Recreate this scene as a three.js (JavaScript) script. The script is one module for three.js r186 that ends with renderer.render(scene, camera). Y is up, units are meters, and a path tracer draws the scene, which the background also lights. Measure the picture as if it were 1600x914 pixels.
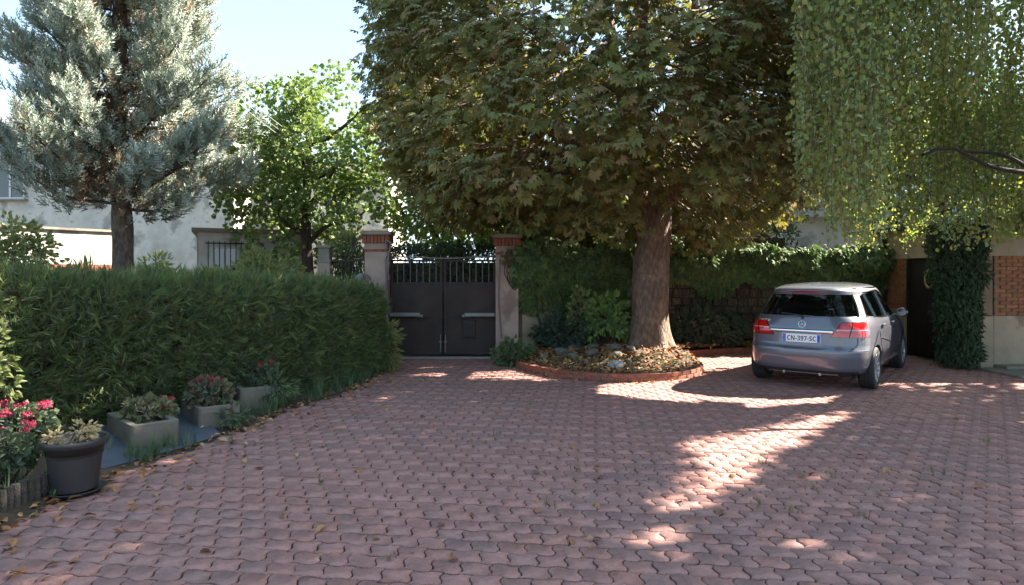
import * as THREE from 'three';
import { mergeGeometries, mergeVertices, toCreasedNormals } from 'three/addons/utils/BufferGeometryUtils.js';
import { RoundedBoxGeometry } from 'three/addons/geometries/RoundedBoxGeometry.js';
import { Brush, Evaluator, SUBTRACTION } from 'three-bvh-csg';

// ---------------------------------------------------------------- camera, sky, sun, exposure
const scene = new THREE.Scene();
const renderer = new THREE.WebGLRenderer({ antialias: true });
renderer.toneMapping = THREE.LinearToneMapping;
renderer.toneMappingExposure = 7.4;
renderer.shadowMap.enabled = true;
renderer.setSize(1024, 584);
const EYE = 1.7;
const camera = new THREE.PerspectiveCamera(2 * Math.atan(0.457) * 180 / Math.PI, 1600 / 914, 0.1, 600);
camera.position.set(0, EYE, 0);
camera.lookAt(0, EYE, -10);
camera.setViewOffset(1600, 914, 0, 29, 1600, 914);
camera.updateProjectionMatrix();
scene.add(camera);

const SUN = new THREE.Vector3(0.94 * 0.80, 0.60, -0.342 * 0.80).normalize();
const sunLight = new THREE.DirectionalLight(new THREE.Color(1.0, 0.92, 0.80), 5);
sunLight.name = 'sun';
sunLight.position.copy(SUN).multiplyScalar(60).add(new THREE.Vector3(0, 0, -10));
sunLight.target.position.set(0, 0, -10);
sunLight.castShadow = true;
Object.assign(sunLight.shadow.camera, { left: -25, right: 25, top: 25, bottom: -25, near: 1, far: 140 });
sunLight.shadow.mapSize.set(4096, 4096);
sunLight.shadow.radius = 1.0;
scene.add(sunLight, sunLight.target);
{ // clear late-summer sky: pale at the horizon, blue overhead, a little brighter round the sun
  const W = 256, H = 128, data = new Float32Array(W * H * 4);
  for (let j = 0; j < H; j++) for (let i = 0; i < W; i++) {
    const el = ((j + 0.5) / H - 0.5) * Math.PI, az = ((i + 0.5) / W - 0.5) * 2 * Math.PI;
    const dir = [Math.cos(el) * Math.cos(az), Math.sin(el), Math.cos(el) * Math.sin(az)];
    const k = Math.max(0, dir[1]), m = Math.pow(1 - k, 3.6);
    const c = Math.max(0, dir[0] * SUN.x + dir[1] * SUN.y + dir[2] * SUN.z), g = 0.55 * Math.pow(c, 10) + 0.12 * c * c;
    const o = (j * W + i) * 4;
    data[o] = 0.19 + 0.35 * m + g; data[o + 1] = 0.33 + 0.33 * m + g * 0.96; data[o + 2] = 0.50 + 0.25 * m + g * 0.85; data[o + 3] = 1;
  }
  const t = new THREE.DataTexture(data, W, H, THREE.RGBAFormat, THREE.FloatType);
  t.mapping = THREE.EquirectangularReflectionMapping; t.magFilter = t.minFilter = THREE.LinearFilter; t.needsUpdate = true;
  scene.background = t; scene.environment = t;
  scene.backgroundIntensity = scene.environmentIntensity = 0.42;
}

// ---------------------------------------------------------------- helpers
function rngOf(seed) { let a = seed >>> 0; return () => { a = (a + 0x6D2B79F5) | 0; let t = Math.imul(a ^ (a >>> 15), 1 | a); t = (t + Math.imul(t ^ (t >>> 7), 61 | t)) ^ t; return ((t ^ (t >>> 14)) >>> 0) / 4294967296; }; }
let rnd = rngOf(7);
const R = (a, b) => a + (b - a) * rnd();
const V = (x, y, d) => new THREE.Vector3(x, y, -d);            // right, up, metres ahead of the camera
const lerp = (a, b, t) => a + (b - a) * t, clamp = (x, a, b) => Math.min(b, Math.max(a, x));
const smooth = (a, b, x) => { const t = clamp((x - a) / (b - a), 0, 1); return t * t * (3 - 2 * t); };
function table(rows) { return (x) => { if (x <= rows[0][0]) return rows[0][1]; for (let i = 1; i < rows.length; i++) if (x <= rows[i][0]) { const [a, b] = rows[i - 1], [c, d] = rows[i]; return lerp(b, d, (x - a) / (c - a)); } return rows[rows.length - 1][1]; }; }
const hash = (x, y, s) => { let h = Math.imul(x | 0, 374761393) + Math.imul(y | 0, 668265263) + Math.imul(s | 0, 982451653); h = Math.imul(h ^ (h >>> 13), 1274126177); return ((h ^ (h >>> 16)) >>> 0) / 4294967296; };
function vnoise(x, y, per, s) { const xi = Math.floor(x), yi = Math.floor(y), fx = x - xi, fy = y - yi, u = fx * fx * (3 - 2 * fx), v = fy * fy * (3 - 2 * fy), w = (a) => per ? ((a % per) + per) % per : a; const A = hash(w(xi), w(yi), s), B = hash(w(xi + 1), w(yi), s), C = hash(w(xi), w(yi + 1), s), D = hash(w(xi + 1), w(yi + 1), s); return lerp(lerp(A, B, u), lerp(C, D, u), v); }
function fbm(u, v, per, oct, s) { let t = 0, a = 0.5, n = 0; for (let o = 0; o < oct; o++) { t += a * vnoise(u * per, v * per, per, s + o); n += a; a *= 0.55; per *= 2; } return t / n; }
function tex(size, fn, metres = 1, srgb = true) {
  const d = new Uint8Array(size * size * 4);
  for (let j = 0; j < size; j++) for (let i = 0; i < size; i++) { const c = fn(i / size, j / size), o = (j * size + i) * 4; d[o] = clamp(c[0], 0, 255); d[o + 1] = clamp(c[1], 0, 255); d[o + 2] = clamp(c[2], 0, 255); d[o + 3] = 255; }
  const t = new THREE.DataTexture(d, size, size); t.wrapS = t.wrapT = THREE.RepeatWrapping; t.magFilter = t.minFilter = THREE.LinearFilter; t.repeat.set(1 / metres, 1 / metres);
  if (srgb) t.colorSpace = THREE.SRGBColorSpace; t.needsUpdate = true; return t;
}
const grey = (f) => (u, v) => { const g = 255 * f(u, v); return [g, g, g]; };
const mat = (rgb, rough = 0.85, o = {}) => new THREE.MeshStandardMaterial({ color: new THREE.Color().setRGB(...rgb), roughness: rough, ...o });
const phys = (rgb, rough, o = {}) => new THREE.MeshPhysicalMaterial({ color: new THREE.Color().setRGB(...rgb), roughness: rough, ...o });
const leafMat = (rgb, through = 0.4, o = {}) => new THREE.MeshPhysicalMaterial({ color: new THREE.Color().setRGB(...rgb), roughness: 0.95, transmission: through, thickness: 0, side: THREE.DoubleSide, ...o });

const taken = new Map();
function numbered(n) { const k = taken.get(n) ?? 0; taken.set(n, k + 1); return k ? n + '_' + String(k).padStart(3, '0') : n; }
function shade(o) { o.castShadow = o.receiveShadow = true; return o; }
function part(name, geo, m, parent, label) { const o = shade(new THREE.Mesh(Array.isArray(geo) ? merge(geo) : geo, m)); o.name = name; if (label) o.userData.label = label; parent.add(o); return o; }
function thing(name, label, category, pos = null, turn = 0, group) { const o = new THREE.Group(); o.name = numbered(name); if (pos) o.position.copy(pos); o.rotation.y = turn; o.userData = { label, category }; if (group) o.userData.group = group; scene.add(o); return o; }
function single(name, geo, m, label, category, group, kind) { const o = shade(new THREE.Mesh(Array.isArray(geo) ? merge(geo) : geo, m)); o.name = numbered(name); o.userData = { label, category }; if (group) o.userData.group = group; if (kind) o.userData.kind = kind; scene.add(o); return o; }
function struct(name, geo, m, label, category) { const o = single(name, geo, m, label, category); o.userData.kind = 'structure'; return o; }
function plain(g) { g = g.index ? g.toNonIndexed() : g; const n = g.attributes.position.count; if (!g.attributes.normal) g.computeVertexNormals(); if (!g.attributes.uv) g.setAttribute('uv', new THREE.BufferAttribute(new Float32Array(n * 2), 2)); for (const k of Object.keys(g.attributes)) if (!['position', 'normal', 'uv'].includes(k)) g.deleteAttribute(k); g.groups = []; return g; }
function merge(list) { return mergeGeometries(list.map(plain)); }
function metricUV(g, ox = 0, oy = 0) { // uv in metres, by the way each triangle faces
  g = plain(g); const p = g.attributes.position, u = g.attributes.uv, a = new THREE.Vector3(), b = new THREE.Vector3(), c = new THREE.Vector3();
  for (let i = 0; i < p.count; i += 3) {
    a.fromBufferAttribute(p, i); b.fromBufferAttribute(p, i + 1); c.fromBufferAttribute(p, i + 2);
    const n = b.clone().sub(a).cross(c.clone().sub(a)), x = Math.abs(n.x), y = Math.abs(n.y), z = Math.abs(n.z);
    [a, b, c].forEach((q, k) => { if (y >= x && y >= z) u.setXY(i + k, q.x + ox, q.z + oy); else if (x > z) u.setXY(i + k, q.z + ox, q.y + oy); else u.setXY(i + k, q.x + ox, q.y + oy); });
  } return g;
}
function box(w, h, d, x = 0, y = 0, z = 0, r = 0) { const g = r ? new RoundedBoxGeometry(w, h, d, 1, r) : new THREE.BoxGeometry(w, h, d); g.translate(x, y, z); return metricUV(g); }
function beam(a, b, w, h, r = 0) { const l = a.distanceTo(b), g = r ? new RoundedBoxGeometry(w, h, l, 1, r) : new THREE.BoxGeometry(w, h, l); const q = new THREE.Matrix4().lookAt(a, b, new THREE.Vector3(0, 1, 0)); g.applyMatrix4(q).translate((a.x + b.x) / 2, (a.y + b.y) / 2, (a.z + b.z) / 2); return metricUV(g); }
function tube(pts, r, seg = 24, rad = 6) { return new THREE.TubeGeometry(new THREE.CatmullRomCurve3(pts), seg, r, rad); }
function limb(pts, r0, r1, o = {}) { // tapered, slightly knobbly branch
  const { seg = 14, rad = 9, lump = 0.08, flare = 0, seed = 1, pow = 1 } = o, cv = new THREE.CatmullRomCurve3(pts), fr = cv.computeFrenetFrames(seg, false), P = [], U = [], I = [], len = cv.getLength();
  for (let i = 0; i <= seg; i++) { const t = i / seg, c = cv.getPointAt(t); let r = lerp(r0, r1, Math.pow(t, pow)) * (1 + flare * Math.pow(1 - t, 9));
    for (let j = 0; j <= rad; j++) { const a = j / rad * Math.PI * 2, k = r * (1 + lump * 2 * (vnoise(3 + 2 * Math.cos(a) + seed * 7, t * len * 2.2 + 2 * Math.sin(a), 0, seed) - 0.5) + flare * 0.35 * Math.pow(1 - t, 9) * Math.sin(a * 5 + seed));
      const n = fr.normals[i].clone().multiplyScalar(Math.cos(a) * k).addScaledVector(fr.binormals[i], Math.sin(a) * k).add(c); P.push(n.x, n.y, n.z); U.push(j / rad * 2 * Math.PI * r0, t * len); } }
  for (let i = 0; i < seg; i++) for (let j = 0; j < rad; j++) { const a = i * (rad + 1) + j, b = a + rad + 1; I.push(a, b, a + 1, b, b + 1, a + 1); }
  const g = new THREE.BufferGeometry(); g.setAttribute('position', new THREE.Float32BufferAttribute(P, 3)); g.setAttribute('uv', new THREE.Float32BufferAttribute(U, 2)); g.setIndex(I); g.computeVertexNormals(); return g;
}
function fromTris(P) { const g = new THREE.BufferGeometry(); g.setAttribute('position', new THREE.Float32BufferAttribute(P, 3)); g.computeVertexNormals(); g.setAttribute('uv', new THREE.BufferAttribute(new Float32Array(P.length / 3 * 2), 2)); return g; }
// one leaf blade from the origin along +y, folded along its midrib; width profile by kind
function blade(len, wid, o = {}) { const { fold = 0.25, bend = 0.25, wide = 0.55, seg = 2, m } = o, P = [], row = (t) => { const w = wid / 2 * (t < wide ? Math.pow(t / wide, 0.7) : Math.sqrt(Math.max(0, 1 - Math.pow((t - wide) / (1 - wide), 2)))), y = t * len, z = -bend * len * t * t; return [[-w, y, z + fold * w], [0, y, z], [w, y, z + fold * w]]; };
  const ts = seg === 1 ? [0, wide, 1] : [0, wide * 0.55, wide, (1 + wide) / 2, 1];
  for (let i = 0; i + 1 < ts.length; i++) { const a = row(ts[i]), b = row(ts[i + 1]); if (i > 0) P.push(...a[0], ...a[1], ...b[1], ...a[1], ...a[2], ...b[1]); if (i + 2 < ts.length) P.push(...a[i ? 0 : 1], ...b[1], ...b[0], ...a[i ? 2 : 1], ...b[2], ...b[1]); }
  const g = fromTris(P); if (m) g.applyMatrix4(m); return g; }
const M4 = (pos, euler, s = 1) => new THREE.Matrix4().compose(pos, new THREE.Quaternion().setFromEuler(euler), new THREE.Vector3(s, s, s));
const E = (x, y, z, o) => new THREE.Euler(x, y, z, o);
const UP = new THREE.Vector3(0, 1, 0);
// leaf frame: the blade's +y runs along dir, its face looks towards n
function frame(pos, dir, n, s) { const y = dir.clone().normalize(), x = y.clone().cross(n).normalize(); if (x.lengthSq() < 0.5) x.set(1, 0, 0); const z = x.clone().cross(y).normalize(); return new THREE.Matrix4().makeBasis(x.multiplyScalar(s), y.clone().multiplyScalar(s), z.multiplyScalar(s)).setPosition(pos); }
const randDir = () => { const z = R(-1, 1), a = R(0, 2 * Math.PI), r = Math.sqrt(1 - z * z); return new THREE.Vector3(r * Math.cos(a), z, r * Math.sin(a)); };
// leaves on a plant: the nearest few are parts of their own, the rest one part
function foliage(parent, name, leafName, geo, list, m, o = {}) { // list: [Matrix4, tint 0..n-1]
  const { parts = 0, tints } = o, mats = tints.map((c) => { const k = m.clone(); k.color.setRGB(...c); return k; });
  if (parts) { list = list.slice(); const d = (e) => { const x = e[0].elements; const dx = x[12] - camera.position.x, dy = x[13] - camera.position.y, dz = x[14]; const inView = Math.abs(dx / -dz) < 0.8 && (dy / -dz) < 0.44 && dy / -dz > -0.5; return Math.hypot(dx, dy, dz) + (inView ? 0 : 1e3); };
    list.forEach((e) => { e[2] = d(e); }); list.sort((a, b) => a[2] - b[2]);
    for (const e of list.slice(0, parts)) { const l = part(leafName, geo, mats[e[1] % mats.length], parent); l.applyMatrix4(e[0]); } list = list.slice(parts); }
  const white = m.clone(); white.color.setRGB(1, 1, 1);
  const im = shade(new THREE.InstancedMesh(geo, white, list.length)); im.name = name; im.userData.kind = 'stuff';
  const c = new THREE.Color(); list.forEach((e, i) => { im.setMatrixAt(i, e[0]); const t = tints[e[1] % tints.length], k = 0.82 + 0.36 * hash(i, e[1], 5); im.setColorAt(i, c.setRGB(t[0] * k, t[1] * k, t[2] * k)); });
  parent.add(im); return im;
}
// sun reaches these places on the ground and on the car: no twig hangs in the way
const G = (px, py, y = 0) => { const d = (EYE - y) * 1000 / (py - 428); return [(px - 800) / 1000 * d, d]; };
const lit = [];
function litArea(y, pts, chance = 1) { const xs = pts.map((p) => p[0]), ds = pts.map((p) => p[1]); lit.push({ y, pts, chance, b: [Math.min(...xs), Math.max(...xs), Math.min(...ds), Math.max(...ds)] }); }
function inside(pts, x, d) { let c = false; for (let i = 0, j = pts.length - 1; i < pts.length; j = i++) { const [a, b] = pts[i], [e, f] = pts[j]; if ((b > d) !== (f > d) && x < (e - a) * (d - b) / (f - b) + a) c = !c; } return c; }
function shadesGap(p, slack = 0.1, reach = 0) { for (const l of lit) { if (p.y < l.y) continue; const k = (p.y - l.y) / SUN.y, x = p.x - SUN.x * k + R(-slack, slack), d = -(p.z - SUN.z * k) + R(-slack, slack), e = reach; if (x < l.b[0] - e || x > l.b[1] + e || d < l.b[2] - e || d > l.b[3] + e) continue; if ((inside(l.pts, x, d) || e && (inside(l.pts, x + e, d) || inside(l.pts, x - e, d) || inside(l.pts, x, d + e) || inside(l.pts, x, d - e))) && rnd() < l.chance) return true; } return false; }
litArea(0, [G(930, 600), G(1020, 596), G(1124, 586), G(1118, 610), G(1085, 629), G(1000, 622), G(930, 614)]);
litArea(0, [G(1330, 634), G(1226, 668), G(1150, 684), G(1075, 703), G(1118, 740), G(1085, 795), G(1020, 850), G(1035, 865), G(1085, 815), G(1160, 748), G(1205, 713), G(1308, 662)]);
litArea(0, [G(600, 576), G(700, 573), G(800, 578), G(870, 594), G(800, 594), G(700, 590), G(620, 584)]);
for (const y of [0.75, 1.1, 1.45]) litArea(y, [[3.75, 10.05], [4.85, 8.8], [5.1, 8.8], [6.5, 10.6], [6.3, 11.0], [4.95, 11.6]]);
litArea(2.15, [[0.3, 12.9], [2.2, 14.1], [8.4, 14.2], [8.4, 15.0], [2.2, 15.0], [0.3, 13.6]], 0.8);
litArea(0.15, [[0.5, 11.2], [1.5, 10.5], [2.4, 10.45], [3.1, 11.0], [3.3, 12.4], [2.9, 12.0], [2.2, 11.2], [1.2, 11.5]], 0.75);
litArea(0.3, [[2.0, 13.0], [2.4, 12.6], [3.0, 12.3], [3.5, 12.9], [3.0, 13.2]], 0.7);
litArea(0.6, [[-4.35, 6.5], [-4.15, 6.3], [-3.95, 6.8], [-4.2, 7.1]], 0.8);
for (const [px, py, r] of [[1040, 832, 0.13], [1012, 858, 0.12], [1078, 846, 0.1], [1120, 770, 0.14], [1180, 772, 0.1], [1255, 852, 0.11], [1292, 836, 0.09], [1060, 790, 0.12], [985, 812, 0.08], [830, 778, 0.08], [1330, 800, 0.07]]) { const [x, d] = G(px, py); litArea(0, [[x - r, d - r * 0.6], [x + r, d - r], [x + r * 0.8, d + r * 0.7], [x - r * 0.6, d + r]]); }
// ---------------------------------------------------------------- textures
const grainTex = tex(512, (u, v) => { const f = fbm(u, v, 6, 5, 3), s = hash(u * 512, v * 512, 9); const g = 205 + 60 * (f - 0.5) * 2 + (s > 0.92 ? 40 : s < 0.09 ? -62 : 0) + (s - 0.5) * 34; return [g, g * 0.985, g * 0.97]; }, 0.7);
const stainTex = tex(512, (u, v) => { const f = fbm(u, v, 4, 6, 21), w = fbm(u, v, 11, 4, 5), g = 214 + 70 * (f - 0.5) + 30 * (w - 0.5) - 60 * smooth(0.6, 0.75, f); return [g, g * 0.985, g * 0.955]; }, 2.3);
const rustTex = tex(512, (u, v) => { const f = fbm(u, v, 5, 6, 31), s = hash(u * 512, v * 512, 2), g = 190 + 90 * (f - 0.5) + (s - 0.5) * 16; return [g, g * 0.97, g * 0.95]; }, 1.1);
const barkTex = tex(512, (u, v) => { const f = fbm(u, v * 0.5 + 0.03 * Math.sin(u * 25), 16, 5, 41), c = fbm(u, v, 8, 4, 2), g = 172 + 110 * (f - 0.5) + 60 * (c - 0.5); return [g, g * 0.96, g * 0.92]; }, 0.8);
const barkBump = tex(512, grey((u, v) => 0.5 + 1.3 * (fbm(u, v * 0.3, 20, 4, 41) - 0.5)), 0.8, false);
const fineBump = tex(512, grey((u, v) => fbm(u, v, 48, 4, 77)), 0.7, false);
const coarseBump = tex(512, grey((u, v) => fbm(u, v, 10, 6, 57)), 0.9, false);
const brickTex = tex(256, (u, v) => { const f = fbm(u, v, 9, 5, 61), g = 205 + 110 * (f - 0.5); return [g, g * (0.94 + 0.1 * fbm(u, v, 5, 3, 4)), g * 0.93]; }, 0.35);
const soilTex = tex(512, (u, v) => { const f = fbm(u, v, 9, 6, 13), s = hash(u * 512, v * 512, 4), g = 180 + 120 * (f - 0.5) + (s - 0.5) * 70; return [g, g * 0.93, g * 0.85]; }, 1.4);

// ---------------------------------------------------------------- ground
struct('ground', metricUV(new THREE.PlaneGeometry(500, 500).rotateX(-Math.PI / 2).translate(0, -0.05, 0)), mat([0.13, 0.115, 0.07], 0.97, { map: soilTex, bumpMap: coarseBump, bumpScale: 0.02 }), 'brown garden earth stretching behind the walls and hedges', 'ground');

// the paved court: waved pavers with real joints
const border = table([[2, -3.6], [4.2, -3.42], [5.45, -3.36], [6.7, -3.05], [8.0, -2.8], [9.6, -2.35], [11.6, -2.25], [13.4, -2.6]]);
const bedPath = [[0.12, 13.1], [0.06, 12.3], [0.16, 11.6], [0.42, 11.05], [0.9, 10.5], [1.5, 10.2], [2.15, 10.18], [2.75, 10.42], [3.15, 10.85], [3.34, 11.4], [3.3, 12.0], [3.3, 12.6], [3.6, 13.15], [4.3, 13.55], [5.4, 13.85], [7.0, 13.98], [8.42, 14.0]];
const bedCurve = new THREE.CatmullRomCurve3(bedPath.map(([x, d]) => V(x, 0, d)));
const bedRing = [...bedCurve.getPoints(120).map((p) => [p.x, -p.z]), [8.42, 14.7], [2.2, 14.6], [0.12, 13.3]];
const court = struct('driveway', metricUV(new THREE.PlaneGeometry(16, 14).rotateX(-Math.PI / 2).translate(2, -0.014, -7.6)), mat([0.11, 0.075, 0.06], 1, { map: soilTex, bumpMap: coarseBump, bumpScale: 0.01 }), 'court of rose coloured waved concrete pavers', 'driveway');
const PW = 0.172, PD = 0.152, PA = 0.0115, PB = 0.0155;
function paverGeo(flip, k) {
  const out = [], n = 5, s = flip ? -1 : 1, q = rngOf(k * 31 + flip);
  for (let i = 0; i < n; i++) { const x = i / n * PW; out.push([x, s * PA * Math.sin(2 * Math.PI * x / PW)]); }
  for (let i = 0; i < n; i++) { const y = i / n * PD; out.push([PW + PB * Math.sin(2 * Math.PI * y / PD), y]); }
  for (let i = 0; i < n; i++) { const x = PW - i / n * PW; out.push([x, PD + s * PA * Math.sin(2 * Math.PI * x / PW)]); }
  for (let i = 0; i < n; i++) { const y = PD - i / n * PD; out.push([PB * Math.sin(2 * Math.PI * y / PD), y]); }
  const N = out.length, inset = (e) => out.map((p, i) => { const a = out[(i + N - 1) % N], b = out[(i + 1) % N], tx = b[0] - a[0], ty = b[1] - a[1], l = Math.hypot(tx, ty); return [p[0] - ty / l * e, p[1] + tx / l * e]; });
  const edge = inset(0.0024 + 0.0007 * (k % 3)), top = inset(0.010), P = [], U = [], ou = q() * 3, ov = q() * 3, put = (p, h) => { P.push(p[0] - PW / 2, h, -(p[1] - PD / 2)); U.push(p[0] + ou, p[1] + ov); };
  const c = [PW / 2, PD / 2];
  for (let i = 0; i < N; i++) { const j = (i + 1) % N, h = 0.0005;
    put(c, 0.0022); put(top[i], h); put(top[j], h);
    put(top[i], h); put(edge[i], -0.0045); put(edge[j], -0.0045); put(top[i], h); put(edge[j], -0.0045); put(top[j], h);
    put(edge[i], -0.0045); put(edge[i], -0.03); put(edge[j], -0.0045); put(edge[j], -0.0045); put(edge[i], -0.03); put(edge[j], -0.03); }
  let g = new THREE.BufferGeometry(); g.setAttribute('position', new THREE.Float32BufferAttribute(P, 3)); g.setAttribute('uv', new THREE.Float32BufferAttribute(U, 2));
  return toCreasedNormals(g, 0.9);
}
{
  rnd = rngOf(101);
  const geos = [0, 1].map((f) => [0, 1, 2, 3].map((k) => paverGeo(f, k)));
  const tones = [[0.49, 0.238, 0.198], [0.468, 0.228, 0.192], [0.505, 0.25, 0.206], [0.455, 0.226, 0.19], [0.48, 0.228, 0.183], [0.45, 0.232, 0.198], [0.43, 0.228, 0.197], [0.41, 0.22, 0.19]];
  const base = mat([1, 1, 1], 0.9, { map: grainTex, bumpMap: fineBump, bumpScale: 0.004 });
  const mats = tones.map((t) => { const m = base.clone(); m.color.setRGB(...t); return m; });
  const turn = -0.13, ct = Math.cos(turn), st = Math.sin(turn), all = [];
  for (let j = -10; j < 125; j++) for (let i = -80; i < 100; i++) {
    const a = (i + (j & 1) * 0.5) * PW, b = j * PD, x = a * ct - b * st, d = a * st + b * ct;
    if (d < 2.2 || d > 13.6 || Math.abs(x) > d * 1.02 + 1.6 || x > 8.35 && d > 11.3) continue;
    const wob = 0.05 * (vnoise(x * 3, d * 3, 0, 8) - 0.5);
    if (x < border(d) + wob || (d > 10 && inside(bedRing, x, d)) || d > 12.95 && x < 0.2) continue;
    const wear = fbm(x * 0.13 + 5, d * 0.13 + 5, 8, 3, 17);
    const old = wear + 0.16 * smooth(0.5, -2.5, x) * smooth(7.5, 4.5, d) + 0.05 * smooth(5, 3.5, d);   // weathered grey blocks gather in the lower left
    let t = Math.floor(rnd() * 5); if (old > 0.55 && rnd() < 0.65) t = 5 + Math.floor(rnd() * 3); else if (rnd() < 0.05) t = 5;
    const h = 0.010 * (vnoise(x * 1.1, d * 1.1, 0, 3) - 0.5) + R(-0.0035, 0.0035);
    all.push({ x, d, t, f: j & 1, k: Math.floor(rnd() * 4), m: new THREE.Matrix4().compose(V(x, h - 0.002, d), new THREE.Quaternion().setFromEuler(E(R(-0.028, 0.028), turn + R(-0.03, 0.03), R(-0.028, 0.028))), new THREE.Vector3(R(0.955, 1.0), 1, R(0.95, 1.0))) });
  }
  const seen = (e) => e.d > 3.45 && Math.abs(e.x / e.d) < 0.8;
  const near = all.filter(seen).sort((a, b) => a.d - b.d).slice(0, 300), isNear = new Set(near);
  for (const e of near) { const m = part('paver', geos[e.f][e.k], mats[e.t], court); m.applyMatrix4(e.m); }
  const rest = all.filter((e) => !isNear.has(e)), field = new THREE.Group();
  for (const f of [0, 1]) { const l = rest.filter((e) => e.f === f), im = shade(new THREE.InstancedMesh(geos[f][1], base, l.length)), c = new THREE.Color(); im.name = 'paver_field'; im.userData.kind = 'stuff';
    l.forEach((e, i) => { const k = R(0.9, 1.08); im.setMatrixAt(i, e.m); im.setColorAt(i, c.setRGB(...tones[e.t].map((q) => q * k))); }); court.add(im); }
}

// the tree bed: earth mound inside a two-course brick kerb
function bedHeight(x, d) { const r = Math.hypot(x - 2.6, (d - 12.5)); return 0.1 + 0.13 * Math.exp(-r * r / 1.6) + 0.05 * smooth(10.4, 12.5, d) + 0.035 * (fbm(x * 0.11, d * 0.11, 16, 3, 4) - 0.5) * 2; }
{
  const P = [], c = 0.09, q = (x, d) => P.push(x, bedHeight(x, d), -d);
  for (let x = 0; x < 8.5; x += c) for (let d = 10; d < 14.8; d += c) if (inside(bedRing, x + c / 2, d + c / 2)) { q(x, d); q(x + c, d); q(x + c, d + c); q(x, d); q(x + c, d + c); q(x, d + c); }
  let g = mergeVertices(fromTris(P).deleteAttribute('normal'), 1e-3); g.computeVertexNormals(); g = metricUV(g);
  struct('planting_bed', g, mat([0.17, 0.115, 0.07], 1, { map: soilTex, bumpMap: coarseBump, bumpScale: 0.02 }), 'earth bed round the chestnut trunk inside the brick kerb', 'flower bed');
  rnd = rngOf(55);
  const kerb = thing('brick_kerb', 'low curved kerb of red bricks round the tree bed', 'kerb', V(0, 0, 0));
  const len = bedCurve.getLength(), bl = 0.205, n = Math.floor(len / bl), bg = [0, 1, 2].map((k) => { const b = new RoundedBoxGeometry(0.105 + k * 0.003, 0.058, bl - 0.011, 1, 0.006); return metricUV(b, k * 0.7, k * 0.3); });
  const bm = [[0.40, 0.125, 0.075], [0.36, 0.115, 0.075], [0.44, 0.15, 0.09], [0.33, 0.12, 0.085]].map((c) => mat(c, 0.9, { map: brickTex, bumpMap: fineBump, bumpScale: 0.003 }));
  const mortar = [];
  for (let c = 0; c < 2; c++) for (let i = 0; i < n; i++) { const t = (i + 0.5 + c * 0.5) * bl / len; if (t > 1) continue; const p = bedCurve.getPointAt(t), k = bedCurve.getTangentAt(t), b = part('brick', bg[Math.floor(rnd() * 3)], bm[Math.floor(rnd() * 4)], kerb); b.position.set(p.x + R(-0.003, 0.003), 0.028 + c * 0.067, p.z + R(-0.003, 0.003)); b.rotation.y = Math.atan2(k.x, k.z) + R(-0.015, 0.015); }
  for (let i = 0; i < n; i++) mortar.push(beam(bedCurve.getPointAt(i / n), bedCurve.getPointAt((i + 1) / n), 0.088, 0.2).translate(0, 0.018, 0));
  part('mortar', mortar, mat([0.36, 0.29, 0.23], 0.98, { map: stainTex }), kerb);
}
// ---------------------------------------------------------------- walls, gate, garage, houses
const bricksM = (cs, r = 0.9) => cs.map((c) => mat(c, r, { map: brickTex, bumpMap: fineBump, bumpScale: 0.003 }));
const redBrick = bricksM([[0.34, 0.10, 0.06], [0.38, 0.12, 0.075], [0.30, 0.095, 0.06]]);
const orangeBrick = bricksM([[0.42, 0.175, 0.085], [0.38, 0.15, 0.075], [0.46, 0.20, 0.10], [0.35, 0.15, 0.085]]);
const creamWall = mat([0.50, 0.42, 0.31], 0.95, { map: stainTex, bumpMap: coarseBump, bumpScale: 0.006 });
const pinkStone = mat([0.52, 0.38, 0.32], 0.93, { map: stainTex, bumpMap: coarseBump, bumpScale: 0.005 });
const capStone = mat([0.36, 0.31, 0.26], 0.95, { map: stainTex, bumpMap: coarseBump, bumpScale: 0.008 });
const whiteWall = mat([0.80, 0.77, 0.73], 0.94, { map: stainTex, bumpMap: fineBump, bumpScale: 0.003 });
const blueWall = mat([0.50, 0.52, 0.58], 0.94, { map: stainTex, bumpMap: fineBump, bumpScale: 0.003 });
const iron = mat([0.022, 0.020, 0.020], 0.55, { metalness: 0.5 });
const gateBrown = mat([0.062, 0.036, 0.028], 0.72, { map: rustTex, bumpMap: fineBump, bumpScale: 0.0015 });
const greyMetal = mat([0.35, 0.34, 0.33], 0.5, { metalness: 0.3, map: rustTex });
const glassDark = phys([0.02, 0.025, 0.03], 0.06, { clearcoat: 1 });
const tileRed = mat([0.17, 0.12, 0.095], 0.95, { map: brickTex });
const zinc = mat([0.34, 0.34, 0.35], 0.7, { map: stainTex });
const darkWood = mat([0.035, 0.024, 0.018], 0.7, { map: barkTex });

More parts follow.
